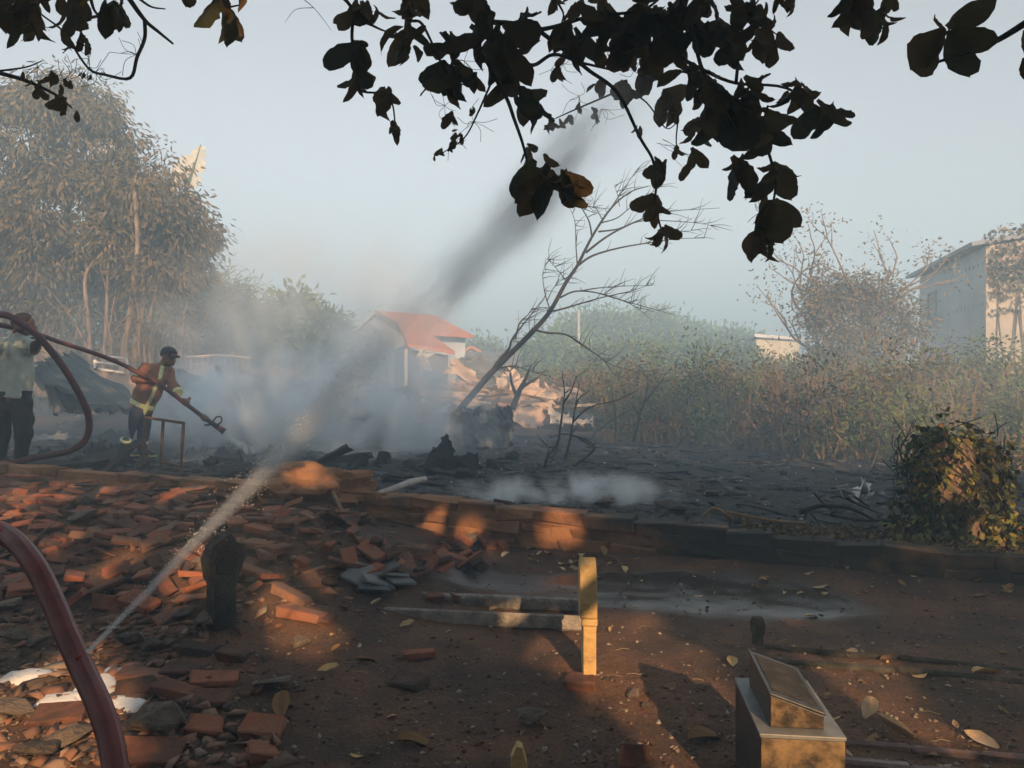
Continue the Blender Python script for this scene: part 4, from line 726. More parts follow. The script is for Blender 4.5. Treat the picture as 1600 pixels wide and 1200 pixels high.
for i, (y, px, mm, lab) in enumerate(D_S): sheet(C4(y, *[(a, b, (.6 if k in (0, 1) else 0)) for k, (a, b) in enumerate(px)]), M[mm], lab, corr=(7 if i % 2 else 0), seed=120+i, amp=.10, nu=16)
for i, (a, b) in enumerate([((270, 590), (345, 612)), ((380, 580), (455, 612)), ((470, 600), (560, 590)), ((555, 630), (640, 604)), ((430, 640), (500, 612))]):
    beam(P(*a, 15.9+i*.2), P(*b, 16.3+i*.1), .10, .08, M['brownhead'] if i % 2 else M['char'], ['charred plank slanting beyond the nozzle', 'brown plank slanting down left of the rusty roof sheet', 'charred rafter lying across the broad rusty sheet', 'brown rafter propped below the grey gable', 'charred rafter standing out of the smoke'][i], seed=200+i, name='plank', cat='plank')
# grey hanging sheets between the smoke and the shed
for i, (y, px, lab) in enumerate([(13.2, [(700, 645), (742, 638), (748, 720), (708, 726)], 'tall crumpled grey sheet standing at the right edge of the smoke'), (13.6, [(745, 640), (785, 636), (782, 700), (748, 706)], 'flat grey panel standing beside the crumpled grey sheet'), (13.0, [(778, 638), (800, 636), (802, 692), (785, 696)], 'narrow grey post-like panel right of the grey sheets'), (10.5, [(655, 732), (697, 676), (712, 705), (700, 738)], 'black pointed sheet sticking up from the ashes'), (10.2, [(690, 715), (745, 708), (755, 738), (695, 742)], 'dark crumpled sheet at the foot of the black pointed sheet'), (12, [(560, 718), (650, 712), (655, 738), (570, 742)], 'long charred sheet lying in front of the smoke'), (12.6, [(620, 705), (690, 700), (700, 726), (640, 730)], 'dark sheet lying behind the long charred sheet')]):
    sheet(C4(y, *px), M['greysheet'] if i < 3 else M['char'], lab, seed=40+i, amp=(.10 if i < 3 else .06), freq=2.5, nu=14, nv=12, ragged=(.05 if i < 3 else .015))
# charred timbers near the wall
beam(P(490, 728, 9.0), P(548, 698, 9.3), .10, .09, M['char'], 'thick charred beam pointing up right in front of the smoke', seed=3)
pw = root('plastic_pipe', P(625, 765, 7.4), 'pale dented pipe lying across the low wall', 'pipe'); part(pw, 'pipe', MB().tube(spl([P(588, 773, 7.3), P(615, 764, 7.4), P(640, 754, 7.6), P(664, 749, 7.8)], 4), [.032]*13, 10), M['pvc'], True); part(pw, 'joint', MB().tube([P(636, 755.5, 7.57), P(645, 753, 7.65)], .037, 10), M['pvc'])
for i, (a, b, w, lab) in enumerate([((550, 735), (640, 752), .16, 'charred log lying behind the broken wall'), ((600, 752), (760, 768), .10, 'thin charred beam lying along the wall top'), ((520, 720), (575, 712), .14, 'short charred log beside the thick beam'), ((545, 738), (570, 690+25), .08, 'small charred stake behind the clay heap'), ((160, 742), (215, 690), .07, 'black stick leaning behind the firefighter boots'), ((75, 735), (200, 722), .18, 'charred log lying behind the left wall'), ((350, 742), (470, 728), .12, 'charred beam lying behind the wall near the spray'), ((640, 735), (720, 745), .12, 'charred beam in the ashes below the pointed sheet'), ((790, 735), (860, 752), .10, 'charred beam in the burnt plot behind the wall smoke')]):
    ya = min(G(a[0], a[1])[1], 10.5); yb = min(G(b[0], b[1])[1], 10.5); pa, pb = P(*a, ya), P(*b, yb); beam(pa, pb, w, w*.8, M['char'], lab, seed=60+i)
beam(P(205, 775, 7.7), P(325, 768, 7.5), .16, .12, M['char'], 'charred splintered log lying on the tumbled bricks', seed=90, name='charred_log', cat='log')
beam(P(512, 752, 7.05), P(535, 800, 6.7), .03, .03, M['brownhead'], 'thin brown stick leaning on the clay heap', seed=91, name='stick', cat='stick')
beam(P(155, 800, 7.4), P(172, 808, 7.3), .02, .02, M['pvc'], 'thin white stick beside the rounded boulder', seed=92, name='stick', cat='stick')
beam(P(194, 806, 7.3), P(216, 822, 7.0), .02, .02, M['pvc'], 'thin white splinter on the tumbled bricks', seed=93, name='stick', cat='stick')
cl_ = [hull('charred_lump', 400+i, 14, (1, .8, .7)) for i in range(4)]
for q in cl_: q.materials.append(M['char'])
for i, (px, py, s, lab) in enumerate([(565, 735, .16, 'charred lump just right of the thick charred beam'), (600, 728, .20, 'large charred lump behind the broken wall'), (640, 738, .15, 'charred lump above the pale pipe'), (672, 742, .13, 'charred lump left of the black pointed sheet foot'), (725, 748, .16, 'charred lump in front of the dark crumpled sheet'), (770, 735, .18, 'charred lump right of the grey standing sheets'), (800, 722, .16, 'charred lump below the narrow grey panel'), (545, 750, .12, 'small charred lump behind the clay heap'), (70, 715, .16, 'charred lump at the sage shirted man feet'), (120, 728, .14, 'charred lump below the hose loop'), (330, 730, .15, 'charred lump right of the burnt chair'), (430, 735, .16, 'charred lump under the jet behind the wall'), (830, 742, .12, 'charred lump left of the hooped twig')]):
    p = G(px, py, ymin=6.8); ob('charred_lump', cl_[i % 4], None, label=lab, cat='debris', loc=p+np.array([0, 0, s*.3]), rot=(RND.gauss(0, .4), RND.gauss(0, .4), RND.uniform(0, 6)), scale=(s, s, s*.8))
# burnt metal chair frame in front of the firefighter
cf = root('chair_remains', G(262, 730), 'rusty burnt metal frame standing in front of the firefighter', 'chair'); D_ = 9.9
for nm, a, b in (('top_rail', (226, 652), (288, 661)), ('leg', (287, 660), (282, 738)), ('leg', (255, 657), (251, 730)), ('stretcher', (252, 722), (283, 728)), ('leg', (227, 652), (224, 735)), ('brace', (222, 692), (168, 724))): part(cf, nm, MB().tube([P(*a, D_), P(*b, D_)], .020, 6), M['metal'])
# ash debris over the burnt plot
def burn_pos(r, n):
    x = r.uniform(-9, 7, n); d = .15+9*r.random(n)**1.2; y = wally(x)+d/.9423; return np.stack([x, y, H(x, y)], -1)
V_, F_ = chips(7000, burn_pos, .010, .09, 91, 5.); ob('burnt_debris', mesh_np('burnt_debris', V_, F_), M['ash'], label='charred scraps and ash covering the burnt plot', cat='debris', kind='stuff')
def burn_pos2(r, n):
    x = r.uniform(-1.0, 7, n); d = .5+8*r.random(n); y = wally(x)+d/.9423; return np.stack([x, y, H(x, y)+.01], -1)
V_, F_ = chips(380, burn_pos2, .008, .032, 92); ob('paper_flecks', mesh_np('paper_flecks', V_, F_), mk('pale_ash', [(.35, .35, .35), (.6, .6, .6)], 5, isl=.6, bump=0), label='pale flecks of ash and paper on the burnt plot', cat='ash', kind='stuff')
lefts = ['blue-black charred board lying left of the firefighter', 'charred slab behind the sage shirted man', 'broken dark board between the two men', 'sooty panel below the drum', 'charred plate near the looped hose', 'dark scorched board below the rusty frame', 'black board right of the rusty frame', 'charred panel under the nozzle spray', 'ash covered board beside the left wall']
for i, (px, py, w, h) in enumerate([(110, 668, 60, 9), (70, 690, 60, 10), (165, 690, 60, 10), (90, 660, 55, 7), (120, 705, 60, 9), (300, 722, 60, 8), (350, 715, 50, 8), (400, 722, 60, 8), (150, 722, 60, 8)]):
    y = G(px, py)[1]; sheet([P(px-w/2, py, y)+(0, .2, .10), P(px+w/2, py-4, y)+(0, .3, .14), P(px+w/2, py+h, y-.25), P(px-w/2, py+h, y-.3)], M['greysheet'] if i % 2 else M['char'], lefts[i], 'board', 'charred_board', seed=70+i, amp=.05, freq=3)
# branches and sticks on the right
db = root('dead_branch', G(1290, 800), 'dark leafless fallen branch with forked twigs left of the ivy stump', 'branch')
dm = MB()
for pts, r_ in [([(1250, 800), (1285, 790), (1330, 795), (1365, 812)], .025), ([(1272, 770), (1285, 785), (1300, 796)], .012), ([(1260, 795), (1258, 812)], .012), ([(1322, 778), (1345, 790), (1380, 805)], .014), ([(1335, 776), (1358, 792)], .012), ([(1370, 786), (1390, 784)], .01), ([(1265, 800), (1275, 812), (1285, 826)], .013), ([(1300, 805), (1340, 812), (1395, 815)], .018), ([(1240, 812), (1256, 822), (1266, 820), (1268, 812)], .009)]:
    s = spl([P(x, y, 6.6+.1*math.sin(x)) for x, y in pts], 4); dm.tube(s, np.linspace(r_, r_*.5, len(s)), 6)
part(db, 'wood', dm, M['twig'], True)
for i, (pts, lab) in enumerate([([(1100, 806), (1117, 794), (1146, 812)], 'bent tan stick on top of the low wall'), ([(1135, 800), (1165, 806), (1210, 814), (1260, 818)], 'long tan stick lying along the low wall'), ([(1150, 788), (1180, 792), (1230, 806)], 'thin dark stick behind the long tan stick')]):
    s = spl([P(x, y, 6.55-.001*(x-1100)) for x, y in pts], 4); c = s.mean(0); ob('stick', MB().tube(s-c, .016 if i < 2 else .009, 6).mesh('stick', True), M['brownhead'] if i < 2 else M['twig'], label=lab, cat='stick', loc=c)
V_, F_ = sheet_mesh('x', [P(1322, 764, 7.0), P(1360, 762, 7.2), P(1362, 778, 7.0), P(1325, 776, 6.9)], amp=.06, seed=3, freq=5); c = V_.mean(0); ob('plastic_sack', mesh_py('plastic_sack', V_-c, F_, True), M['white'], label='crumpled white plastic sack behind the dead branch', cat='sack', loc=c)
# ivy covered stump
vs = root('ivy_stump', G(1480, 850, ymin=5.4), 'tree stump smothered in green and yellow ivy on the low wall', 'stump'); yv = 6.15
so = MB(); so.tube(spl([P(1485, 850, yv), P(1482, 760, yv), P(1480, 690, yv)], 5), np.linspace(.24, .18, 11), 12); part(vs, 'stump', so, M['bark'], True)
rv = np.random.default_rng(8); s_ = yv/FPX
c0 = P(1483, 835, yv); sx_ = lambda px, py: P(px, py, yv)
lumps = [(1475, 690, 30, 28), (1510, 700, 34, 30), (1448, 715, 26, 34), (1480, 735, 46, 40), (1525, 745, 32, 42), (1440, 765, 28, 36), (1490, 780, 52, 40), (1535, 795, 30, 34), (1450, 805, 34, 26), (1500, 825, 56, 22), (1560, 822, 34, 16), (1420, 822, 26, 14), (1590, 832, 30, 10)]
lb = [(sx_(a, b)+np.array([0, rv.uniform(-.08, .08), 0]), (c*s_, min(.26, c*s_*1.2), d*s_)) for a, b, c, d in lumps]
V1, F1 = crown(lb, 13, 20, .062, .05, .7, rv, .035, .7)
sd_ = []
for k in range(46):
    q = sx_(rv.uniform(1425, 1555), rv.uniform(680, 790))+np.array([0, -.24+.05*rv.normal(), 0]); ln = rv.uniform(.1, .4); m_ = int(ln/.028); sd_.append(q+np.stack([.015*rv.normal(size=m_), .015*rv.normal(size=m_), -np.linspace(0, ln, m_)], -1))
sd_ = np.concatenate(sd_); V2, F2 = leaf_quads(sd_, rv.normal(size=(len(sd_), 3))*.5+(0, -.3, -.8), .055, .045, rv); V_, F_ = np.concatenate([V1, V2]), np.concatenate([F1, F2+len(V1)])
part(vs, 'ivy', mesh_np('ivy', V_, F_), M['vineleaf'])
vt = MB()
for i in range(60):
    a, h0 = rv.uniform(0, 6.28), rv.uniform(.3, .95); q = [c0+np.array([math.cos(a+.3*k)*(.38+.05*rv.normal()), math.sin(a+.3*k)*.36, h0-.12*k+.03*rv.normal()]) for k in range(4)]; vt.tube(spl(q, 3), .004, 4)
part(vs, 'stems', vt, M['twig'])
# litter and low weeds along the right part of the wall
n = 1700; px = rv.uniform(1230, 1640, n); xq = rv.uniform(1.9, 4.6, n); dq = rv.uniform(-.02, .75, n); yq = wally(xq)+dq; pos = np.stack([xq, yq, H(xq, yq)+.02+.05*rv.random(n)], -1); pos[:, 2] = np.maximum(pos[:, 2], np.where(dq < .15, walltop(xq)+.01, 0))
V_, F_ = leaf_quads(pos, rv.normal(size=(n, 3))*(1, 1, .5), .06, .03, rv); ob('wall_litter', mesh_np('wall_litter', V_, F_), M['scrubleaf'], label='dry leaf litter and creeper along the top of the right wall', cat='leaf litter', kind='stuff')

# ------------------------------------------------------------------ leaning bare tree
bt = root('bare_tree', P(715, 645, 16), 'leafless burnt tree leaning to the right across the sky', 'tree'); bm_ = MB(); dt = 16.
tr_ = [([(708, 650), (735, 620), (765, 585), (795, 555), (835, 515), (860, 485), (885, 440), (902, 415), (925, 370), (955, 325), (985, 300), (1015, 290)], .078, .008)]
br_ = [([(765, 585), (780, 562), (795, 545), (800, 530), (815, 510), (835, 485), (850, 465)], .06, .008), ([(805, 530), (812, 505), (825, 492), (832, 482)], .03, .006), ([(855, 485), (870, 485), (905, 475), (940, 465), (985, 455), (1015, 445)], .035, .006), ([(875, 465), (900, 455), (935, 458), (975, 470), (1010, 480), (1055, 492)], .03, .006), ([(905, 455), (935, 450), (975, 447), (1018, 446)], .022, .005), ([(935, 458), (985, 475), (1018, 500)], .02, .005),
       ([(900, 417), (925, 400), (965, 388), (1010, 380), (1060, 373), (1100, 372)], .04, .006), ([(915, 395), (945, 372), (975, 355), (1010, 340), (1050, 330), (1125, 325)], .04, .006), ([(935, 362), (965, 358), (1005, 345), (1075, 347), (1110, 352)], .03, .005), ([(925, 370), (920, 345), (905, 320), (892, 305)], .03, .005), ([(942, 345), (930, 325), (912, 322)], .018, .004), ([(902, 415), (900, 385), (898, 345), (888, 320)], .022, .005), ([(955, 325), (968, 305), (985, 280), (995, 265)], .025, .005), ([(968, 322), (965, 305), (960, 290)], .014, .004),
       ([(860, 485), (852, 460), (848, 430), (852, 415)], .022, .005), ([(855, 470), (865, 450), (880, 435)], .018, .005), ([(835, 515), (855, 520), (885, 523), (910, 540), (940, 560), (960, 585), (980, 592)], .04, .006), ([(890, 525), (920, 545), (955, 570), (995, 580)], .025, .005), ([(770, 578), (800, 572), (830, 580), (845, 585)], .025, .006), ([(885, 440), (870, 420), (855, 405)], .018, .004), ([(940, 348), (965, 340), (990, 320), (1020, 300), (1035, 290)], .022, .005), ([(1010, 380), (1040, 365), (1080, 360)], .015, .004)]
for px, r0, r1 in tr_+[(a, b*.7, c*.8) for a, b, c in br_]:
    k = RND.uniform(-.8, .8) if r0 < .1 else 0; s = spl([P(x, y, dt+k*i/len(px)) for i, (x, y) in enumerate(px)], 5); bm_.tube(s, np.linspace(r0, r1, len(s)), 7 if r0 > .05 else 5)
    if r0 < .1:
        for j in range(9):
            q = s[RND.randrange(len(s)//3, len(s))]; a = RND.uniform(-.4, 1.5); l = RND.uniform(.15, .55); e = q+np.array([math.cos(a)*l, RND.uniform(-.2, .2), math.sin(a)*l]); bm_.tube([q, (q+e)/2+rng.normal(size=3)*.03, e], [.008, .006, .003], 4)
part(bt, 'trunk', bm_, M['twig'], True)
# small burnt saplings on the plot
for i, (lines, y, lab) in enumerate([([[(862, 728), (872, 690), (878, 650), (882, 615), (878, 580)], [(880, 630), (892, 612), (900, 590)], [(872, 690), (862, 705), (850, 722)]], 11.5, 'thin burnt sapling with one upright stem on the plot'), ([[(882, 722), (892, 680), (898, 640), (905, 600)], [(895, 660), (915, 640), (935, 632), (965, 625), (1000, 608)], [(898, 640), (905, 622), (922, 610)]], 11.8, 'forked burnt sapling just right of the upright one'), ([[(880, 738), (905, 722), (928, 702), (920, 690), (900, 682), (878, 678), (860, 684)], [(905, 685), (928, 700)]], 11.0, 'bent hooped dead twig at the foot of the saplings'), ([[(990, 690), (1000, 650), (1010, 615), (1012, 590)], [(1000, 650), (985, 640), (940, 668), (925, 680)], [(1005, 630), (1030, 600), (1042, 580)], [(960, 700), (962, 650), (955, 610)]], 14.5, 'branching burnt sapling in front of the dry scrub'), ([[(800, 640), (812, 610), (822, 590), (830, 570)], [(808, 620), (800, 600), (797, 580)], [(815, 605), (840, 590)]], 17, 'black forked stump beside the collapsed shed'), ([[(850, 735), (856, 712), (858, 700)]], 10.5, 'short burnt stake left of the saplings')]):
    r_ = root('burnt_sapling', P(*lines[0][0], y), lab, 'sapling'); m = MB()
    for k, l in enumerate(lines): s = spl([P(a, b, y) for a, b in l], 5); m.tube(s, np.linspace(.028 if k == 0 else .018, .006, len(s))*(3 if i == 4 else 1), 6)
    for j in range(8):
        l = lines[RND.randrange(len(lines))]; a, b = l[RND.randrange(1, len(l))]; m.tube([P(a, b, y), P(a+RND.uniform(-22, 22), b-RND.uniform(4, 28), y+.1)], [.006, .003], 4)
    part(r_, 'stem', m, M['twig'], True)
p = G(951, 690); ob('stump', MB().tube([(0, 0, -.1), (0, 0, .3), (.01, 0, .34)], [.16, .14, .13], 10), M['brownhead'], label='pale cut stump beside the dry scrub', cat='stump', loc=P(952, 683, 15)+(0, 0, -.2))

# ------------------------------------------------------------------ background trees
def E(px, py, y, rx, ry, rz=None): s = y/FPX; return (P(px, py, y), (rx*s, rz if rz else rx*s*.8, ry*s))
r1 = np.random.default_rng(21)
mt = root('mango_tree', P(85, 610, 22), 'big scorched mango tree with drooping brown leaves at the left', 'tree')
blobs = [E(60, 230, 22, 120, 85, 2.2), (E(-60, 260, 22, 130, 110, 2.2)), E(170, 250, 22.5, 95, 75, 2.0), E(240, 330, 22, 80, 70, 1.8), E(130, 340, 21.5, 120, 70, 1.6), E(20, 380, 21, 110, 60, 1.5), E(100, 175, 23, 70, 45, 1.6), E(290, 380, 22.5, 42, 60, 1.2), E(30, 470, 22, 60, 50, 1.2), E(-60, 420, 21.5, 80, 100, 1.5), E(210, 420, 23.5, 90, 40, 1.4)]
sub_ = []
for c_, rd in blobs:
    for k in range(13):
        v = nrm(r1.normal(size=3)); v[1] = -abs(v[1])*.8+.1; sub_.append((np.array(c_)+v*np.array(rd)*r1.uniform(.75, 1.08), np.array([.62, .55, .42])*r1.uniform(.7, 1.35)))
    sub_.append((c_, np.array(rd)*.7)); sub_.append((c_, np.array(rd)*.85))
V_, F_ = crown(sub_, 14, 26, .21, .062, 1.0, r1, .20); part(mt, 'crown', mesh_np('crown', V_, F_), M['mango'])
tk = MB()
for pts, a, b in [([(72, 620), (75, 540), (78, 480), (90, 420), (110, 370)], .27, .12), ([(55, 615), (56, 520), (55, 470), (45, 400)], .22, .10), ([(95, 450), (120, 400), (145, 350), (165, 310)], .14, .06), ([(110, 370), (105, 320), (95, 260), (80, 200)], .13, .05), ([(105, 380), (140, 360), (190, 310)], .10, .04)]:
    s = spl([P(x, y, 22) for x, y in pts], 5); tk.tube(s, np.linspace(a, b, len(s)), 9)
part(mt, 'trunk', tk, M['bark'], True)
# slim trunks under the crown: each a thin tree of its own
slim = [([(190, 590), (195, 540), (205, 480), (210, 430), (215, 380), (210, 300)], .16, 'tallest slim pale trunk in the row under the mango crown'), ([(142, 570), (138, 500), (134, 430), (165, 390)], .11, 'slim trunk bending right, second after the thick mango trunks'), ([(210, 600), (213, 540), (225, 470), (222, 430)], .12, 'slim sunlit trunk just right of the tallest one'), ([(222, 600), (228, 540), (240, 470), (255, 420)], .10, 'slim trunk leaning right at the right of the row'), ([(160, 590), (165, 520), (168, 440), (172, 380)], .09, 'straight dark slim trunk left of the tallest one'), ([(232, 590), (236, 540), (252, 500)], .09, 'short sunlit trunk leaning right above the firefighter'), ([(145, 560), (130, 530), (112, 495)], .08, 'thin trunk leaning left beside the thick mango trunks'), ([(275, 570), (280, 545), (268, 520)], .10, 'curved pale stump trunk behind the firefighter cap'), ([(150, 560), (185, 510), (245, 440)], .04, 'thin pole slanting up right under the crown')]
for pts, r_, lab in slim:
    y = 18.6; t = root('slim_tree', P(*pts[0], y), lab, 'tree', 'slim trunks under the mango crown'); s = spl([P(a, b, y+.2) for a, b in pts], 5); r_ *= .62; m = MB().tube(s, np.linspace(r_, r_*.5, len(s)), 7)
    for j in range(3):
        q = s[RND.randrange(len(s)//2, len(s))]; e = q+np.array([RND.uniform(-.7, .7), RND.uniform(-.3, .3), RND.uniform(.3, .9)]); m.tube([q, (q+e)/2+rng.normal(size=3)*.05, e], [r_*.3, r_*.2, .01], 5)
    part(t, 'trunk', m, M['bark'], True); e = s[-1]; V_, F_ = crown([(e, (.7, .6, .5))], 10, 22, .2, .06, .9, r1, .2); part(t, 'crown', mesh_np('crown', V_, F_), M['mango'])
# bamboo and undergrowth at the foot of the trees
st = MB()
for i in range(90):
    px = r1.uniform(100, 300); y = r1.uniform(18.5, 21); b0 = P(px, r1.uniform(585, 605), y); h = r1.uniform(.5, 2.2); e = b0+np.array([r1.normal(0, .25), 0, h]); st.tube([b0, (b0+e)/2+r1.normal(size=3)*.04, e], [.022, .02, .012], 4)
ob('bamboo_stakes', st, M['scrub'], label='dry thin canes standing thick under the mango crown', cat='canes', kind='stuff')
bo = [E(r1.uniform(95, 330), r1.uniform(545, 600), r1.uniform(18.5, 23), 28, 18) for _ in range(26)]+[E(r1.uniform(-30, 110), r1.uniform(520, 600), r1.uniform(21, 24), 30, 30) for _ in range(12)]
V_, F_ = crown(bo, 10, 16, .16, .05, .2, r1, .22); ob('undergrowth', mesh_np('undergrowth', V_, F_), M['scrubleaf'], label='dry undergrowth heaped below the trees on the left', cat='undergrowth', kind='stuff')
# dark backing thicket behind the slim trunks
bo = [E(px, py, 26, 55, 45, 1.5) for px, py in [(60, 520), (150, 500), (230, 480), (120, 440), (200, 430), (260, 520), (10, 560), (180, 570), (80, 590), (250, 590)]]
V_, F_ = crown(bo, 14, 70, .26, .10, .3, r1, .35); ob('thicket', mesh_np('thicket', V_, F_), M['green'], label='green thicket filling the gap behind the slim trunks', cat='thicket', kind='stuff')
# banana leaf standing above the mango
bn = root('banana_plant', P(300, 470, 27), 'torn pale banana leaf rising at the right of the mango crown', 'banana plant'); m = MB()
for a, b in (((292, 300), (314, 226)), ((268, 290), (296, 240))):
    p0, p1 = P(*a, 27), P(*b, 27); d = p1-p0; sd = nrm(np.cross(d, (0, 1, 0)))
    for k in range(9):
        for sg in (-1, 1):
            f0, f1 = k/9, (k+.85)/9; w = .30*math.sin(math.pi*(k+1)/11)+.08; q0, q1 = p0+d*f0, p0+d*f1; dr = np.array([0, .1*sg, -RND.uniform(.02, .18)]); V = [q0, q1, q1+sd*sg*w+dr, q0+sd*sg*w+dr]; m.add(V+[v+(0, .01, 0) for v in V], [(0, 1, 2, 3), (7, 6, 5, 4), (0, 4, 5, 1), (1, 5, 6, 2), (2, 6, 7, 3), (3, 7, 4, 0)])
part(bn, 'leaf', m, M['banana']); part(bn, 'stem', MB().tube(spl([P(300, 600, 27), P(296, 450, 27), P(290, 320, 27), P(314, 226, 27)], 5), np.linspace(.16, .02, 16), 7), M['green'])
# green trees between the mango and the house
def tree(name, label, base, y, blobs, mat, n, per, L_, Wd, group=None, trunk=.12, droop=.2, sp=.3):
    t = root(name, P(*base, y), label, 'tree', group); V_, F_ = crown(blobs, per, n, L_, Wd, droop, r1, sp); part(t, 'crown', mesh_np('crown', V_, F_), mat)
    m = MB(); b0 = P(*base, y)
    for c, rad in blobs: m.tube(spl([b0, (b0+c)/2+r1.normal(size=3)*.15, c], 4), np.linspace(trunk, trunk*.3, 9), 6)
    part(t, 'trunk', m, M['bark']); return t
tree('bamboo_clump', 'feathery green bamboo clump right of the mango tree', (320, 600), 28, [E(310, 470, 28, 38, 45), E(350, 480, 28, 45, 40), E(300, 530, 27, 35, 45), E(345, 540, 27, 45, 45), E(380, 520, 28, 35, 50)], M['green'], 150, 16, .36, .05, trunk=.06, droop=.5, sp=.4)
tree('green_tree', 'tall bright green tree left of the red roofed house', (455, 600), 32, [E(458, 490, 32, 24, 30), E(440, 520, 32, 30, 25), E(470, 525, 32, 28, 25), E(450, 560, 31, 40, 30)], M['fargreen'], 90, 14, .34, .16)
tree('green_tree', 'low dark green tree between bamboo and the bright green tree', (405, 600), 30, [E(400, 510, 30, 30, 28), E(410, 550, 30, 35, 35), E(385, 570, 29, 32, 28)], M['green'], 90, 14, .30, .12)
tree('green_tree', 'bushy tree in front of the red roofed house gable', (515, 605), 31, [E(510, 515, 31, 25, 22), E(525, 550, 31, 30, 32), E(495, 565, 30, 32, 30), E(545, 580, 30, 25, 25)], M['green'], 80, 14, .30, .12)
# distant belt of trees on the right of the bare tree
belt = [(850, 560, 48, 40, 30), (880, 545, 55, 40, 30), (915, 525, 60, 42, 30), (955, 520, 60, 40, 26), (990, 525, 62, 40, 28), (1020, 520, 62, 30, 26), (1050, 530, 65, 40, 24), (1085, 540, 65, 40, 22), (1120, 545, 66, 40, 22), (1155, 545, 66, 36, 22), (930, 570, 42, 50, 30), (1000, 565, 42, 55, 34), (1070, 565, 44, 55, 30), (1135, 570, 44, 50, 28), (1185, 596, 42, 40, 22), (740, 555, 60, 60, 14), (1250, 600, 40, 45, 22), (1310, 575, 40, 50, 30)]
bl = ['first tree of the distant belt right of the shed', 'second distant tree above the leaning trunk', 'distant tree beside the utility pole', 'rounded distant tree right of the utility pole', 'distant tree in the middle of the belt', 'tallest rounded tree of the distant belt', 'low distant tree right of the tallest one', 'low distant tree in the right half of the belt', 'pale distant tree nearing the white cottage', 'distant tree left of the white cottage', 'nearer green bush tree behind the saplings', 'nearer broad green tree in the middle of the field edge', 'nearer green tree below the low distant trees', 'nearer green tree left below the white cottage', 'green tree in front of the white cottage', 'far trees behind the small house roofs', 'green tree right below the white cottage', 'green tree under the bare brown tree']
for (px, py, y, rx, ry), lab in zip(belt, bl): tree('belt_tree', lab, (px, 600), y, [E(px, py, y, rx*.7, ry, 1.5), E(px-rx*.5, py+12, y, rx*.6, ry*.8, 1.2), E(px+rx*.5, py+10, y, rx*.6, ry*.8, 1.2), E(px, py+30, y-1, rx, ry, 1.5)], M['fargreen'], 130, 13, .0062*y+.04, .0028*y+.03, 'trees of the distant belt', .1, .2, .010*y)
# brown sparse tree left of the tall building
t = root('sparse_tree', P(1330, 620, 27), 'half bare brown tree hung with creeper left of the tall building', 'tree'); o_, tp = [], []
for px, py, ex, ey in ((1295, 600, 1268, 455), (1320, 600, 1300, 450), (1340, 600, 1350, 430), (1350, 600, 1400, 450), (1330, 590, 1270, 440), (1345, 595, 1385, 490)):
    a, b = P(px, py, 27), P(ex, ey, 27); grow(r1, a, b-a, np.linalg.norm(b-a)*.62, .10, 3, o_, tp, .45, .05, 4, .12)
part(t, 'trunk', tubes(o_, 5), M['bark'])
tips = np.array([q for q, d in tp]); k = np.repeat(np.arange(len(tips)), 14); V_, F_ = leaf_quads(tips[k]+r1.normal(size=(len(k), 3))*.24, r1.normal(size=(len(k), 3))+(0, 0, -.5), .15, .07, r1); part(t, 'crown', mesh_np('crown', V_, F_), M['scrubleaf'])
V_, F_ = crown([E(1335, 505, 26.5, 20, 60, .8), E(1280, 480, 26.5, 24, 36, .8), E(1300, 545, 26, 34, 48, 1.2), E(1350, 550, 26, 60, 50, 1.4), E(1400, 530, 27, 40, 50, 1.2), E(1310, 500, 27, 40, 40, 1), E(1380, 470, 27, 25, 30, .8), E(1295, 455, 27, 34, 24, .9), E(1345, 455, 27, 34, 24, .9), E(1410, 500, 27, 28, 34, .9)], 12, 95, .15, .065, .5, r1, .28); part(t, 'creeper', mesh_np('creeper', V_, F_), M['scrubleaf'])

# ------------------------------------------------------------------ dry scrub
rs = np.random.default_rng(31); n = 11000; x = rs.uniform(-1, 22, n); y = 10.5+19*rs.random(n)**.9
edge = np.interp(x, [-1, 1.9, 2.5, 4.2, 5.2, 7, 22], [27, 24, 15.5, 13.2, 10.6, 9.4, 9.0])+1.2*fbm(x*.8, y*.2, s=6)
k = y > edge; x, y = x[k], y[k]; n = len(x); z = H(x, y); h = (.55+.8*fbm(x*.7, y*.7, s=61)+.55*rs.random(n)**1.5)*np.interp(y-edge[k], [0, 1.2, 4], [.45, .9, 1.25]); b0 = np.stack([x, y, z-.02], -1); h = np.maximum(h, .15); lean = rs.normal(size=(n, 2))*.34
top = b0+np.stack([lean[:, 0]*h, lean[:, 1]*h, h], -1); mid = (b0+top)/2+np.stack([rs.normal(size=n)*.04, np.zeros(n), np.zeros(n)], -1); wv = np.stack([np.ones(n)*.010*(.6+y/18), rs.normal(size=n)*.004, np.zeros(n)], -1)
V_ = np.stack([b0-wv, b0+wv, mid+wv, mid-wv, top+wv*.3, top-wv*.3], 1).reshape(-1, 3); I = np.arange(n)[:, None]*6; F_ = np.concatenate([I+np.array([0, 1, 2, 3]), I+np.array([3, 2, 4, 5])])
ob('dry_scrub', mesh_np('dry_scrub', V_, F_), M['scrub'], label='tall dry weeds and grass covering the field on the right', cat='scrub', kind='stuff')
n2 = 42000; j = rs.integers(0, n, n2); pos = b0[j]+(top[j]-b0[j])*rs.uniform(.15, 1.05, n2)[:, None]+rs.normal(size=(n2, 3))*.10
V_, F_ = leaf_quads(pos, rs.normal(size=(n2, 3))+(0, 0, -.3), .10*(.5+y[j]/22), .035*(.5+y[j]/22), rs); ob('scrub_leaves', mesh_np('scrub_leaves', V_, F_), M['scrubleaf'], label='withered leaves on the weeds of the right field', cat='scrub', kind='stuff')
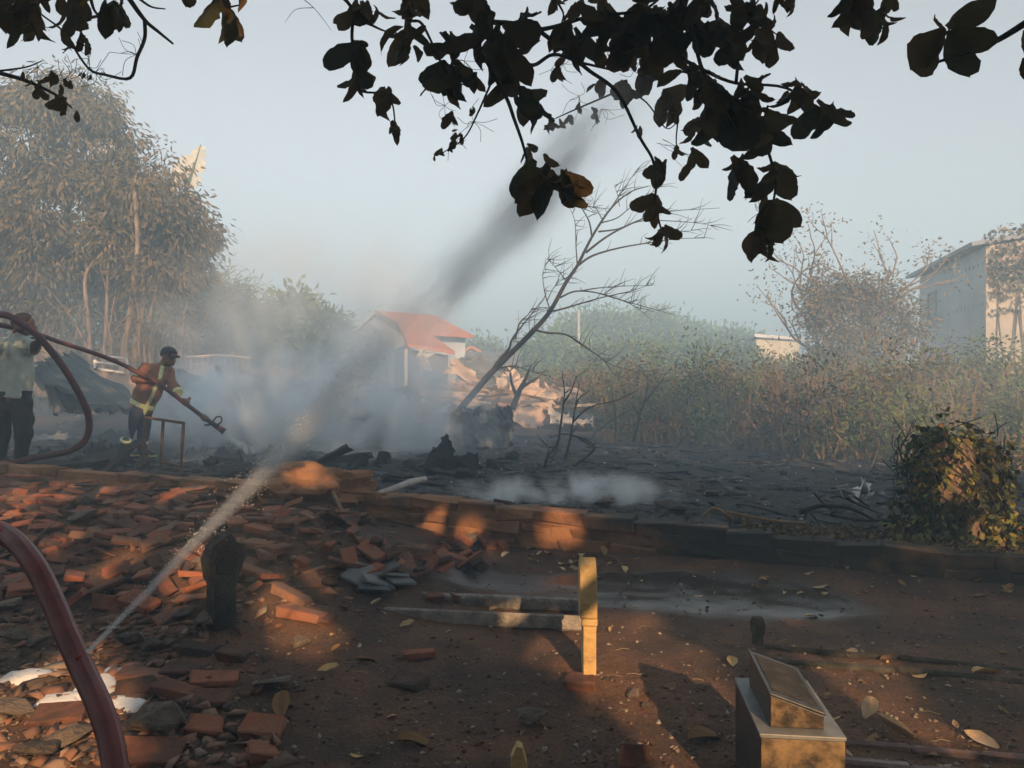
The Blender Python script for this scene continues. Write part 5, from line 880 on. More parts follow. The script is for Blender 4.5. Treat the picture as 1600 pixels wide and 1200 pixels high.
bush = [(1220, 650, 15.5, 34, 60, 'dark upright bush in the scrub below the white cottage'), (1290, 600, 18, 50, 40, 'greenish bush right of the dark upright bush'), (1370, 620, 16, 55, 50, 'broad dry bush in front of the sparse tree'), (1450, 600, 17, 50, 45, 'tall dry bush below the grey building wall'), (1540, 590, 16, 55, 55, 'tall dry bush at the right below the creeper wall'), (1590, 650, 12, 50, 60, 'dusky bush at the right edge behind the ivy stump'), (1120, 610, 19, 45, 35, 'green bush in the middle of the scrub'), (1050, 625, 20, 40, 30, 'reddish dry bush behind the branching sapling'), (980, 630, 22, 45, 30, 'pale dry bush behind the forked sapling'), (1500, 660, 13, 45, 50, 'grey-green bush behind the ivy stump'), (1420, 670, 14, 45, 50, 'dry bush left of the ivy stump'), (1160, 640, 17, 36, 40, 'tan bush left of the dark upright bush'), (900, 610, 26, 40, 30, 'leafy bush behind the collapsed shed')]
# nameless clumps between the bushes
cb = []
for k in range(300):
    xx_ = rs.uniform(-.5, 17); e_ = float(np.interp(xx_, [-1, 1.9, 2.5, 4.2, 5.2, 7, 22], [27, 24, 15.5, 13.2, 10.6, 9.4, 9.0])); yy_ = e_+rs.uniform(.3, 11); hh_ = rs.uniform(.4, 1.1)*(1.35 if yy_ > e_+2 else .7); cb.append(((xx_, yy_, float(H(xx_, yy_))+hh_*.7), (rs.uniform(.3, .8), .4, hh_*.75)))
V_, F_ = crown(cb[::2], 11, 30, .10, .042, .3, rs, .15); ob('scrub_thicket', mesh_np('scrub_thicket', V_, F_), M['scrubleaf'], label='tangled brown thicket filling the right field', cat='scrub', kind='stuff')
V_, F_ = crown(cb[1::2], 11, 30, .10, .045, .3, rs, .15); ob('green_thicket', mesh_np('green_thicket', V_, F_), M['fargreen'], label='low green growth among the brown thicket of the right field', cat='scrub', kind='stuff')
for i, (px, py, y_, rx, ry, lab) in enumerate(bush):
    t = root('bush', P(px, py+ry, y_), lab, 'bush', 'bushes in the scrub'); bb = [E(px, py, y_, rx*.6, ry), E(px-rx*.4, py+ry*.3, y_, rx*.5, ry*.7), E(px+rx*.4, py+ry*.3, y_, rx*.5, ry*.7)]
    V_, F_ = crown(bb, 12, 80, .006*y_, .0028*y_, .3, rs, .16); part(t, 'leaves', mesh_np('leaves', V_, F_), [M['scrubleaf'], M['green'], M['fargreen']][i % 3]); o_, tp = [], []
    for k in range(4): grow(rs, P(px+rs.uniform(-.3, .3)*rx, py+ry, y_), (rs.normal()*.3, rs.normal()*.2, 1), .8*ry*y_/FPX, .02, 2, o_, tp, .5)
    part(t, 'stems', tubes(o_, 4), M['bark'])

# ------------------------------------------------------------------ houses
def hexa(c8): return MB().add(c8, [(0, 3, 2, 1), (4, 5, 6, 7), (0, 1, 5, 4), (1, 2, 6, 5), (2, 3, 7, 6), (3, 0, 4, 7)])
def tall_building():
    D1 = 26.; A = P(1540, 590, D1); far = P(1437, 590, D1*1.306); A[2] = far[2] = 0; e = far-A; rt = nrm(np.array([e[1], -e[0], 0])); Bq = A+rt*9
    t = root('tall_building', A, 'tall weathered grey building with sloping roof and creeper wall at right', 'building'); hA = CAMH+(590-385)/FPX*D1; hF = CAMH+(590-434)/FPX*D1*1.306
    C_ = far+rt*9; z = lambda v, h: np.array([v[0], v[1], h])
    hm = hA+.0
    part(t, 'wall', hexa([z(A, -.2), z(Bq, -.2), z(C_, -.2), z(far, -.2), z(A, hA), z(Bq, hA+1.3), z(C_, hF+1.3), z(far, hF)]), M['plaster'])
    nF = -nrm(e); skin = [z(A, 0)+nF*.03, z(Bq, 0)+nF*.03, z(Bq, hA+1.3)+nF*.03, z(A, hA)+nF*.03]
    part(t, 'sun_tinted_wall', hexa([skin[0], skin[1], skin[1]-nF*.02, skin[0]-nF*.02, skin[3], skin[2], skin[2]-nF*.02, skin[3]-nF*.02]), M['plasterwarm'])  # front face tinted warm in place of sunlight
    ov = nrm(e)*.5; lf = -rt*.45
    part(t, 'roof', hexa([z(A, hA+.02)+lf-ov*.2, z(Bq, hA+1.32)-ov*.2, z(C_, hF+1.32)+ov, z(far, hF+.02)+lf+ov]+[q+np.array([0, 0, .14]) for q in [z(A, hA+.02)+lf-ov*.2, z(Bq, hA+1.32)-ov*.2, z(C_, hF+1.32)+ov, z(far, hF+.02)+lf+ov]]), M['greysheet'])
    def on(f, h, o=.0): q = A+e*f; return np.array([q[0], q[1], h])-rt*o
    h0, h1 = 3.75, 5.0; f0, f1 = .70, .82
    w = part(t, 'window', hexa([on(f0, h0, .01), on(f1, h0, .01), on(f1, h0, .03), on(f0, h0, .03), on(f0, h1, .01), on(f1, h1, .01), on(f1, h1, .03), on(f0, h1, .03)]), M['darkwin'])
    fm = MB(); 
    for a, b, c, d in ((f0-.015, h0-.08, f1+.015, h0), (f0-.015, h1, f1+.015, h1+.08), (f0-.015, h0, f0, h1), (f1, h0, f1+.015, h1), (f0, (h0+h1)/2-.03, f1, (h0+h1)/2+.03)): fm.add([on(a, b, .01), on(c, b, .01), on(c, b, .07), on(a, b, .07), on(a, d, .01), on(c, d, .01), on(c, d, .07), on(a, d, .07)], [(0, 3, 2, 1), (4, 5, 6, 7), (0, 1, 5, 4), (1, 2, 6, 5), (2, 3, 7, 6), (3, 0, 4, 7)])
    part(t, 'window_frame', fm, M['frame'], parent=w)
    for row, hs_ in ((0, 2.55), (1, 3.95), (2, 5.35)):
        for i in range(14 if row == 0 else 8):
            f = .03+i*(.95/14 if row == 0 else .055)
            if RND.random() < .85: part(t, 'beam_hole', hexa([on(f, hs_, .0), on(f+.008, hs_, .0), on(f+.008, hs_, .012), on(f, hs_, .012), on(f, hs_+.11, .0), on(f+.008, hs_+.11, .0), on(f+.008, hs_+.11, .012), on(f, hs_+.11, .012)]), M['darkwin'])
    rr = np.random.default_rng(3); n = 3200; a = rr.uniform(0, 9, n); hh = rr.uniform(.5, 1, n)**.7; topz = hA+a/9*1.3; keep = rr.random(n) < (.25+.75*sstep(.62, .95, hh)); a, hh, topz = a[keep], hh[keep], topz[keep]
    pos = A+rt*a[:, None]+nF*.12+np.stack([np.zeros(len(a)), np.zeros(len(a)), hh*topz+.25*rr.normal(size=len(a))*(hh > .9)], -1); n3 = 900; a3 = rr.uniform(.2, 9, n3); pos3 = A+rt*a3[:, None]+nrm(e)*rr.uniform(-.3, 1.5, n3)[:, None]; pos3[:, 2] = hA+a3/9*1.3+.25+.35*rr.random(n3)*(1+fbm(a3, a3*0, s=4))
    pos = np.concatenate([pos, pos3]); V_, F_ = leaf_quads(pos, rr.normal(size=(len(pos), 3))*.6+nF+(0, 0, -.7), .20, .14, rr); cw = part(t, 'creeper', mesh_np('creeper', V_, F_), M['scrubleaf'])
    vm = MB()
    for i in range(40): q = A+rt*rr.uniform(.1, 9)+nF*.06; h1_ = rr.uniform(3, 6.2); vm.tube([q+(0, 0, .3), q+rt*rr.normal()*.15+(0, 0, h1_*.5), q+rt*rr.normal()*.2+(0, 0, h1_)], .018, 4)
    part(t, 'stems', vm, M['bark'], parent=cw)
tall_building()
def red_house():
    y = 32.; A = P(560, 590, y+3.2); A[2] = 0; gx = P(562, 0, y+4); 
    L0 = P(557, 0, y+2.5); R0 = P(640, 0, y); L0[2] = R0[2] = 0; e = nrm(R0-L0); w = np.linalg.norm(R0-L0); dp = np.array([-e[1], e[0], 0]); dp = dp if dp[1] > 0 else -dp; Ld = 3.2
    t = root('red_roofed_house', L0, 'house with red tiled roof and grey gable behind the smoke', 'house'); he = CAMH+(590-520)/FPX*(y+2); hr = CAMH+(590-492)/FPX*(y+2)
    q = lambda a, b, z: L0+e*a*w+dp*b*Ld+np.array([0, 0, z])
    m = MB().add([q(0, 0, -.1), q(1, 0, -.1), q(1, 0, he), q(.42, 0, hr), q(0, 0, he), q(0, 1, -.1), q(1, 1, -.1), q(1, 1, he), q(.42, 1, hr), q(0, 1, he)], [(0, 1, 2, 3, 4), (9, 8, 7, 6, 5), (0, 5, 6, 1), (1, 6, 7, 2), (2, 7, 8, 3), (3, 8, 9, 4), (4, 9, 5, 0)]); part(t, 'wall', m, M['plaster'])
    def slab(c, th=.12): return hexa(c+[x+np.array([0, 0, th]) for x in c])
    part(t, 'roof', slab([q(.42, -.04, hr+.02), q(1.12, -.04, he-.22), q(1.12, 1.03, he-.22), q(.42, 1.03, hr+.02)]), M['roof']); part(t, 'roof', slab([q(-.12, -.04, he-.22), q(.42, -.04, hr+.02), q(.42, 1.03, hr+.02), q(-.12, 1.03, he-.22)]), M['roof'])
    part(t, 'barge_board', slab([q(.42, -.06, hr-.02), q(1.13, -.06, he-.30), q(1.13, -.045, he-.30), q(.42, -.045, hr-.02)], .2), M['greysheet']); part(t, 'barge_board', slab([q(-.13, -.06, he-.30), q(.42, -.06, hr-.02), q(.42, -.045, hr-.02), q(-.13, -.045, he-.30)], .2), M['white'])
    part(t, 'vent', hexa([q(.35, -.004, he-.1), q(.42, -.004, he-.1), q(.42, -.001, he-.1), q(.35, -.001, he-.1), q(.35, -.004, he+.15), q(.42, -.004, he+.15), q(.42, -.001, he+.15), q(.35, -.001, he+.15)]), M['darkwin'])
    # lower wing whose sunlit roof slopes down to the right
    y2 = 28.; a, b, c, d = P(648, 515, y2+1.5), P(708, 553, y2+1.0), P(655, 543, y2-1.5), P(640, 520, y2)
    rf = [P(636, 542, y2-1.2), P(711, 554, y2-1.2), P(652, 513, y2+2.5), P(622, 512, y2+2.5)]
    part(t, 'wing_roof', hexa(rf+[x+np.array([0, 0, .12]) for x in rf]), M['roof'])
    wa = [P(640, 544, y2-.9), P(700, 553, y2-.9), P(700, 553, y2+2), P(640, 544, y2+2)]; part(t, 'wing_wall', hexa([np.array([v[0], v[1], 0]) for v in wa]+[v-np.array([0, 0, .05]) for v in wa]), M['greysheet'])
    for px, pw_ in ((632, 5), (655, 7)): a = P(px, 0, y2-1.3); a[2] = 0; b = P(px+pw_, 0, y2-1.3); b[2] = 0; c = P(px, 545, y2-1.3)[2]; part(t, 'post', hexa([a, b, b+(0, .15, 0), a+(0, .15, 0)]+[np.array([v[0], v[1], c]) for v in (a, b, b+np.array([0, .15, 0]), a+np.array([0, .15, 0]))]), M['cream'])
    return t
red_house()
sheet(C4(26, (658, 548), (668, 552), (672, 586), (664, 584)), M['whitepaint'], 'torn pale curtain of cloth hanging under the red roof', 'cloth', 'torn_cloth', seed=81, amp=.12, ragged=.12, nv=14)
sheet(C4(26, (655, 555), (661, 552), (656, 606), (646, 606)), M['rust'], 'upright pale board under the red roof edge', 'board', 'pale_board', seed=82)
def small_house(px0, px1, pye, pyr, y, label, wallm, roofm, depth=5, ridge='gable'):
    a, b = P(px0, 0, y), P(px1, 0, y); a[2] = b[2] = 0; he = P(0, pye, y)[2]; hr = P(0, pyr, y)[2]; d = np.array([0, depth, 0]); t = root('small_house', a, label, 'house'); m_ = (a+b)/2; zz = lambda v, z: np.array([v[0], v[1], z])
    part(t, 'wall', MB().add([a, b, zz(b, he), zz(m_, hr), zz(a, he), a+d, b+d, zz(b+d, he), zz(m_+d, hr), zz(a+d, he)], [(0, 1, 2, 3, 4), (9, 8, 7, 6, 5), (0, 5, 6, 1), (1, 6, 7, 2), (2, 7, 8, 3), (3, 8, 9, 4), (4, 9, 5, 0)]), wallm)
    ex = (b-a)*.12; f = np.array([0, -.3, 0]); up = np.array([0, 0, .15]); dz = (hr-he)*.24
    for s0, s1 in ((zz(m_, hr+.03), zz(b, he+.03)+ex-np.array([0, 0, dz])), (zz(a, he+.03)-ex-np.array([0, 0, dz]), zz(m_, hr+.03))): c = [s0+f, s1+f, s1+d, s0+d]; part(t, 'roof', hexa(c+[v+up for v in c]), roofm)
    return t, a, b, he
t, a, b, he = small_house(722, 752, 553, 545, 45, 'small cream gabled house far behind the collapsed shed', M['cream'], M['roof'])
for f in (.25, .5, .75): q = a+(b-a)*f; part(t, 'window', hexa([q+(-.15, -.03, he-.25), q+(.15, -.03, he-.25), q+(.15, .02, he-.25), q+(-.15, .02, he-.25), q+(-.15, -.03, he-.02), q+(.15, -.03, he-.02), q+(.15, .02, he-.02), q+(-.15, .02, he-.02)]), M['darkwin'])
rr_ = [P(752, 553, 44), P(800, 556, 44), P(800, 546, 47), P(748, 545, 47)]
t = root('long_shed', P(775, 600, 44), 'long dark roofed shed behind the collapsed sheets', 'shed'); part(t, 'roof', hexa([P(722, 570, 30), P(815, 574, 30), P(810, 553, 33), P(728, 553, 33)]+[v+np.array([0, 0, .1]) for v in [P(722, 570, 30), P(815, 574, 30), P(810, 553, 33), P(728, 553, 33)]]), M['greysheet']); part(t, 'wall', hexa([P(726, 608, 30.4), P(810, 608, 30.4), P(808, 608, 32.6), P(728, 608, 32.6), P(726, 571, 30.4), P(810, 574, 30.4), P(808, 558, 32.6), P(728, 557, 32.6)]), M['greysheet'])
# white cottage with flat roof at right centre
y = 46.; A, B2 = P(1182, 0, y-2), P(1248, 0, y+1.5); Lf = P(1166, 0, y+3); A[2] = B2[2] = Lf[2] = 0; dpt = Lf-A; hT = P(0, 530, y)[2]
t = root('white_cottage', A, 'small pale cottage with flat white roof beyond the scrub', 'house'); zz = lambda v, z: np.array([v[0], v[1], z])
cs = [A, B2, B2+dpt, Lf]; part(t, 'wall', hexa([zz(v, 0) for v in cs]+[zz(v, hT) for v in cs]), M['cream']); e = nrm(B2-A); nF = np.array([e[1], -e[0], 0]); k = nrm(dpt)
part(t, 'side_wall', hexa([zz(v, 0) for v in (A-e*.04, A-e*.01, Lf-e*.01, Lf-e*.04)]+[zz(v, hT-.02) for v in (A-e*.04, A-e*.01, Lf-e*.01, Lf-e*.04)]), M['white'])
ro = [A-e*.3-k*.4, B2+e*.4-k*.4, B2+dpt+e*.4, Lf-e*.3]; part(t, 'roof', hexa([zz(v, hT) for v in ro]+[zz(v, hT+.18) for v in ro]), M['white'])
for f, h0, h1, w in ((.45, .3, 1.9, .45), (.75, .9, 1.9, .4)): q = A+(B2-A)*f; part(t, 'window', hexa([zz(q-e*w+nF*.03, h0), zz(q+e*w+nF*.03, h0), zz(q+e*w-nF*.02, h0), zz(q-e*w-nF*.02, h0), zz(q-e*w+nF*.03, h1), zz(q+e*w+nF*.03, h1), zz(q+e*w-nF*.02, h1), zz(q-e*w-nF*.02, h1)]), M['roof'])
# poles
t = root('utility_pole', P(904, 600, 50), 'thin grey utility pole above the distant belt', 'pole'); part(t, 'pole', MB().tube([P(904, 600, 50), P(904, 484, 50)], [.12, .09], 7), M['concrete']); part(t, 'cross_arm', MB().tube([P(898, 500, 50), P(911, 499, 50)], .05, 5), M['concrete'])
for px, y0, yy, lab in ((497, 445, 60, 'thin antenna mast above the green trees'), (476, 450, 62, 'fainter antenna mast left of the other mast'), (810, 485, 62, 'thin mast behind the leaning tree')):
    t = root('antenna_mast', P(px, 600, yy), lab, 'mast'); part(t, 'mast', MB().tube([P(px, 600, yy), P(px, y0, yy)], .03, 5), M['metal']); part(t, 'aerial', MB().tube([P(px-5, y0+14, yy), P(px+7, y0+13, yy)], .03, 4), M['metal'])

# ------------------------------------------------------------------ people: smooth bodies from tapered limbs
def surf(fn, lo, hi, res):
    lo, hi = np.array(lo, float), np.array(hi, float); n = np.maximum(((hi-lo)/res).astype(int)+1, 4); ax = [lo[i]+res*np.arange(n[i]) for i in range(3)]
    X = np.stack(np.meshgrid(*ax, indexing='ij'), -1); S = fn(X.reshape(-1, 3)).reshape(n); ins = S < 0
    cn = tuple(n-1); acc = np.zeros(cn+(3,)); cnt = np.zeros(cn)
    sl = lambda o: tuple(slice(o[i], o[i]+cn[i]) for i in range(3))
    for a in range(3):
        b, c = [k for k in range(3) if k != a]
        for ob_ in (0, 1):
            for oc in (0, 1):
                o0 = [0, 0, 0]; o0[b] = ob_; o0[c] = oc; o1 = list(o0); o1[a] = 1; s0, s1 = S[sl(o0)], S[sl(o1)]; cr = (s0 < 0) != (s1 < 0); t = np.where(cr, s0/np.where(s0 == s1, 1, s0-s1), 0)
                q = np.zeros(cn+(3,)); q[..., a] = t; q[..., b] = ob_; q[..., c] = oc; acc += q*cr[..., None]; cnt += cr
    has = cnt > 0; idm = -np.ones(cn, int); idm[has] = np.arange(has.sum()); I = np.stack(np.nonzero(has), -1); V = lo+res*(I+acc[has]/cnt[has][:, None]); F = []
    for a in range(3):
        b, c = [(1, 2), (2, 0), (0, 1)][a]; s0 = [slice(1, -1)]*3; s0[a] = slice(0, -1); s1 = list(s0); s1[a] = slice(1, None); A, Bm = ins[tuple(s0)], ins[tuple(s1)]; cr = A != Bm; J = np.stack(np.nonzero(cr), -1)
        if len(J) == 0: continue
        J = J+1; J[:, a] -= 1; fl_ = A[cr]; db_ = np.zeros(3, int); db_[b] = 1; dc_ = np.zeros(3, int); dc_[c] = 1; g = lambda q: idm[q[:, 0], q[:, 1], q[:, 2]]
        Q = np.stack([g(J-db_-dc_), g(J-dc_), g(J), g(J-db_)], -1); Q[~fl_] = Q[~fl_][:, ::-1]; F.append(Q)
    return V, np.concatenate(F)
def cone(X, a, b, ra, rb, sq=None):
    a, b = np.array(a, float), np.array(b, float); ab = b-a; t = np.clip((X-a) @ ab/(ab @ ab), 0, 1); q = X-a-t[:, None]*ab
    if sq is not None: q = q*sq
    return np.linalg.norm(q, axis=1)-(ra+(rb-ra)*t)
def smin(a, b, k): h = np.clip(.5+.5*(b-a)/k, 0, 1); return b+(a-b)*h-k*h*(1-h)
def union(X, prims, k=.03):
    d = None
    for p_ in prims: e = cone(X, *p_); d = e if d is None else smin(d, e, k)
    return d
def sm_part(r, name, fn, lo, hi, res, mat, label=None, parent=None):
    V, F = surf(fn, lo, hi, res); return part(r, name, mesh_np(name, V, F, True), mat, label=label, parent=parent)
def hand(r, c, ax, back, hr, side=1):
    """fingers closed round a hose of radius hr with axis ax; back: from the hose towards the wrist"""
    ax = nrm(ax); back = nrm(np.array(back)-ax*np.dot(back, ax)); w = np.cross(ax, back)*side; c = np.array(c); pr = [(c+back*(hr+.016)-ax*.03, c+back*(hr+.016)+ax*.03, .020, .020), (c+back*(hr+.016), c+back*(hr+.075), .024, .022)]
    fs = []
    for i, (o, l) in enumerate(((-.036, 1.9), (-.012, 2.3), (.012, 2.2), (.034, 1.8))):
        q = [c+ax*o+(back*math.cos(a)+w*math.sin(a))*(hr+.010) for a in np.linspace(.2, l, 5)]; fs += [(q[j], q[j+1], .0105-.0008*j, .0100-.0008*j) for j in range(4)]
    q = [c-ax*.03*1.2+(back*math.cos(a)-w*math.sin(a))*(hr+.011)-ax*.01*k for k, a in enumerate(np.linspace(.2, 1.5, 4))]; fs += [(q[j], q[j+1], .0125, .011) for j in range(3)]
    fn = lambda X: np.minimum(union(X, pr, .012), np.min(np.stack([cone(X, *f) for f in fs]), 0)); sm_part(r, 'hand', fn, c-.13, c+.13, .0062, M['skin'])
def fold(X, amp, s): return amp*fbm(X[:, 0]*9, X[:, 1]*9, X[:, 2]*5, 3, s)

def firefighter():
    D_ = 11.; j = lambda x, y, d=0: P(x, y, D_+d)
    base = j(212, 716); t = root('person', base, 'firefighter in brown jacket and black cap bending to aim a hose', 'person')
    hd, nk, ch, be, pe = j(264, 558), j(253, 573), j(243, 588, .02), j(231, 613, .02), j(221, 637, .02)
    sR, eR, wR = j(229, 579, -.14), j(214, 591, -.10), j(241, 594, -.24); sL, eL, wL = j(260, 582, .12), j(272, 606, .0), j(284, 621, -.14)
    hpR, kR, aR, tR = j(216, 643, -.07), j(199, 678, -.05), j(192, 705, .02), j(212, 711, -.12); hpL, kL, aL, tL = j(226, 643, .10), j(224, 682, .06), j(222, 705, .10), j(240, 712, -.06)
    face = nrm(np.array([.75, -.45, -.45]))
    torso = [(ch, be, .165, .165), (be, pe, .165, .155), (nk, ch, .07, .12), (sR, sL, .085, .085), (ch, sR, .13, .09), (ch, sL, .13, .09)]
    arms = [(sR, eR, .072, .058), (eR, wR, .058, .040), (sL, eL, .070, .055), (eL, wL, .055, .038)]; legs = [(pe, hpR, .14, .10), (pe, hpL, .14, .10), (hpR, kR, .098, .070), (kR, aR, .066, .045), (hpL, kL, .098, .070), (kL, aL, .066, .045), (aR, tR, .045, .032), (aL, tL, .045, .032)]
    head = [(hd+(0, 0, .025), hd+face*.02-(0, 0, .04), .095, .080), (hd+face*.05-(0, 0, .06), hd-(0, 0, .07), .050, .055), (nk, hd-face*.02, .055, .055)]
    fx = [(hd+face*.085+(0, 0, -.005), hd+face*.112+(0, 0, -.025), .010, .016), (hd+face*.075-(0, 0, .068), hd+face*.085-(0, 0, .072), .016, .016), (hd-face*.01+np.array([-.03, -.075, -.01]), hd-face*.01+np.array([-.03, -.085, -.03]), .02, .014)]
    lo, hi = j(180, 725, -.5), j(305, 535, .5); shr = .012
    sm_part(t, 'body', lambda X: np.minimum(smin(union(X, head+fx, .02), union(X, torso+arms, .03)+.014, .02), union(X, legs, .03)+.014), lo, hi, .013, M['skin'])
    jk = lambda X: union(X, torso+arms, .035)-.014+fold(X, .034, 3); axd = nrm(pe-ch)
    hem = lambda X: (X-(pe+axd*.05)) @ axd
    cuffR = lambda X: np.where(np.linalg.norm(X-wR, axis=1) < .10, (X-wR) @ nrm(wR-eR)+.02, -1); cuffL = lambda X: np.where(np.linalg.norm(X-wL, axis=1) < .10, (X-wL) @ nrm(wL-eL)+.02, -1); neck = lambda X: (X-nk) @ nrm(nk-ch)-.03
    full = lambda X: np.maximum.reduce([jk(X), hem(X), cuffR(X), cuffL(X), neck(X)])
    jo = sm_part(t, 'jacket', full, lo, hi, .011, M['jacket'])
    def bandm(p_, ax, w, own): sm_part(t, 'reflective_band', lambda X: np.maximum.reduce([own(X)-.007, np.abs((X-p_) @ nrm(ax))-w]), p_-.32, p_+.32, .010, M['band'], parent=jo)
    bandm(pe-axd*.06, axd, .032, lambda X: union(X, torso, .035)-.014+fold(X, .034, 3))
    bandm(eR+(sR-eR)*.35, sR-eR, .028, lambda X: cone(X, sR, eR, .072, .058)-.016); bandm(eL+(wL-eL)*.45, wL-eL, .026, lambda X: cone(X, eL, wL, .055, .038)-.018)
    fr = nrm(np.array([.72, -.69, 0])); sd = nrm(np.cross(axd, fr)); sm_part(t, 'front_band', lambda X: np.maximum.reduce([full(X)-.008, np.abs((X-ch) @ sd)-.028, -((X-be) @ fr)+.03]), lo, hi, .011, M['band'], parent=jo)
    tr_fn = lambda X: np.maximum(np.maximum(union(X, legs[:6], .03)-.010+fold(X, .02, 7), -(X[:, 2]-(base[2]+.10))), ((pe-axd*.02)-X) @ axd*1.0)
    to = sm_part(t, 'trousers', tr_fn, lo, hi, .012, M['navy'])
    for a, k_, toe in ((aR, kR, tR), (aL, kL, tL)):
        bo_ = sm_part(t, 'boot', lambda X: np.maximum(smin(cone(X, a+(k_-a)*.55, a, .066, .060), cone(X, a, toe, .058, .045), .03), -(X[:, 2]-base[2]+.035)), np.minimum(a, toe)-.25, np.maximum(a, toe)+.35, .012, M['black'])
        q = a+(k_-a)*.62; sm_part(t, 'trouser_band', lambda X: np.maximum(cone(X, k_, a, .066, .045)-.017, np.abs((X-q) @ nrm(k_-a))-.020), q-.15, q+.15, .009, M['band'], parent=to)
        q2 = toe; sm_part(t, 'boot_trim', lambda X: np.maximum(cone(X, a, toe, .058, .045)-.006, np.maximum(np.abs(X[:, 2]-(toe[2]-.005))-.014, np.linalg.norm(X-toe, axis=1)-.075)), np.minimum(a, toe)-.12, np.maximum(a, toe)+.12, .009, M['bootyellow'], parent=bo_)
    up = nrm(np.array([-.1, .05, 1])); hc = hd+(0, 0, .04)
    co_ = sm_part(t, 'cap', lambda X: np.maximum(cone(X, hc-face*.02, hc+face*.015+(0, 0, .01), .108, .105), -((X-hc) @ nrm(up+face*-.15))-.005), hc-.2, hc+.2, .008, M['black'])
    fh = nrm(np.array([.84, -.45, -.30])); bc = hc+fh*.115+np.array([0, 0, .012]); s2 = nrm(np.cross(fh, (0, 0, 1))); nn = np.cross(s2, fh)
    sm_part(t, 'cap_brim', lambda X: np.maximum(np.sqrt((((X-bc) @ fh)/.085)**2+(((X-bc) @ s2)/.085)**2)*.08-.08, np.abs((X-bc) @ nn)-.009), bc-.15, bc+.15, .007, M['black'], parent=co_)
    hosed = nrm(P(290, 632, D_-.15)-P(250, 602, D_-.25)); hand(t, wR+(P(246, 598, D_-.27)-wR)*1.0, hosed, wR-P(246, 598, D_-.27)+np.array([0, .05, .05]), .03); hand(t, P(289, 630, D_-.17), hosed, wL-P(289, 630, D_-.17)+np.array([0, .03, .08]), .03, -1)
firefighter()
def sage_man():
    D_ = 9.25; j = lambda x, y, d=0: P(x, y, D_+d); base = j(25, 724); base[2] = float(H(base[0], base[1])); t = root('person', base, 'man in sage green shirt seen from behind, steadying a raised hose', 'person')
    hd, nk, ch, be, pe = j(40, 507), j(30, 526), j(22, 550), j(20, 590), j(20, 618); sR, eR, wR = j(48, 538, .02), j(72, 562, -.12), j(62, 536, -.18); sL, eL, wL = j(-8, 540, .02), j(-26, 580, .05), j(-14, 600, .2)
    hpR, kR, aR, tR = j(33, 630), j(37, 675, -.02), j(33, 716, .02), j(38, 722, .22); hpL, kL, aL, tL = j(5, 630), j(2, 675), j(0, 716), j(-4, 722, .2); face = nrm(np.array([.75, .6, -.15]))
    torso = [(ch, be, .19, .20), (be, pe, .20, .19), (nk, ch, .07, .14), (sR, sL, .09, .09), (ch, sR, .14, .10), (ch, sL, .14, .10)]; arms = [(sR, eR, .078, .062), (eR, wR, .052, .034), (sL, eL, .078, .06), (eL, wL, .052, .036)]; legs = [(pe, hpR, .16, .12), (pe, hpL, .16, .12), (hpR, kR, .115, .085), (kR, aR, .085, .06), (hpL, kL, .115, .085), (kL, aL, .085, .06), (aR, tR, .05, .036), (aL, tL, .05, .036)]
    head = [(hd+(0, 0, .03), hd+face*.015-(0, 0, .04), .096, .082), (hd+face*.05-(0, 0, .06), hd-(0, 0, .07), .05, .056), (nk, hd, .058, .055), (hd+face*.09-(0, 0, .0), hd+face*.112-(0, 0, .02), .01, .016), (hd+np.array([.06, -.06, -.01]), hd+np.array([.06, -.065, -.035]), .02, .014)]
    lo, hi = j(-50, 735, -.45), j(95, 480, .5)
    sm_part(t, 'body', lambda X: np.minimum(smin(union(X, head, .02), union(X, torso+arms, .03)+.014, .02), union(X, legs, .03)+.014), lo, hi, .014, M['skin'])
    sh = lambda X: np.maximum.reduce([union(X, torso+[(sR, eR, .085, .075), (eR, eR+(wR-eR)*.12, .072, .07), (sL, eL, .085, .075)], .035)-.012+fold(X, .045, 5), pe[2]-.03-X[:, 2]+.02*np.sin(X[:, 0]*9), (X-nk) @ nrm(nk-ch)-.045]); so_ = sm_part(t, 'shirt', sh, lo, hi, .012, M['shirt'])
    sm_part(t, 'collar', lambda X: np.maximum(cone(X, nk-(0, 0, .01), nk+(0, 0, .04), .085, .072), np.abs(X[:, 2]-nk[2]-.015)-.03), nk-.15, nk+.15, .009, M['shirt'], parent=so_)
    sm_part(t, 'trousers', lambda X: np.maximum(np.maximum(union(X, legs[:6]+[(pe+(0, 0, .04), pe-(0, 0, .05), .195, .175)], .03)-.010+fold(X, .042, 8), base[2]+.03-X[:, 2]), X[:, 2]-pe[2]-.06), lo, hi, .013, M['olive'])
    for a, toe in ((aR, tR), (aL, tL)): sm_part(t, 'boot', lambda X: np.maximum(cone(X, a, toe, .062, .05), base[2]-.03-X[:, 2]), np.minimum(a, toe)-.12, np.maximum(a, toe)+.12, .011, M['black'])
    hc = hd+(0, 0, .03)-face*.02; sm_part(t, 'hair', lambda X: np.maximum(cone(X, hc-face*.02, hc+(0, 0, .01), .103, .101), -((X-hc) @ nrm(np.array([0, 0, 1])-face*.9))-.035), hc-.18, hc+.18, .008, M['hair'])
    hand(t, P(60, 528, D_-.26), P(100, 560, D_)-P(40, 515, D_), wR-P(60, 528, D_-.26)+np.array([0, .12, 0]), .035)
sage_man()
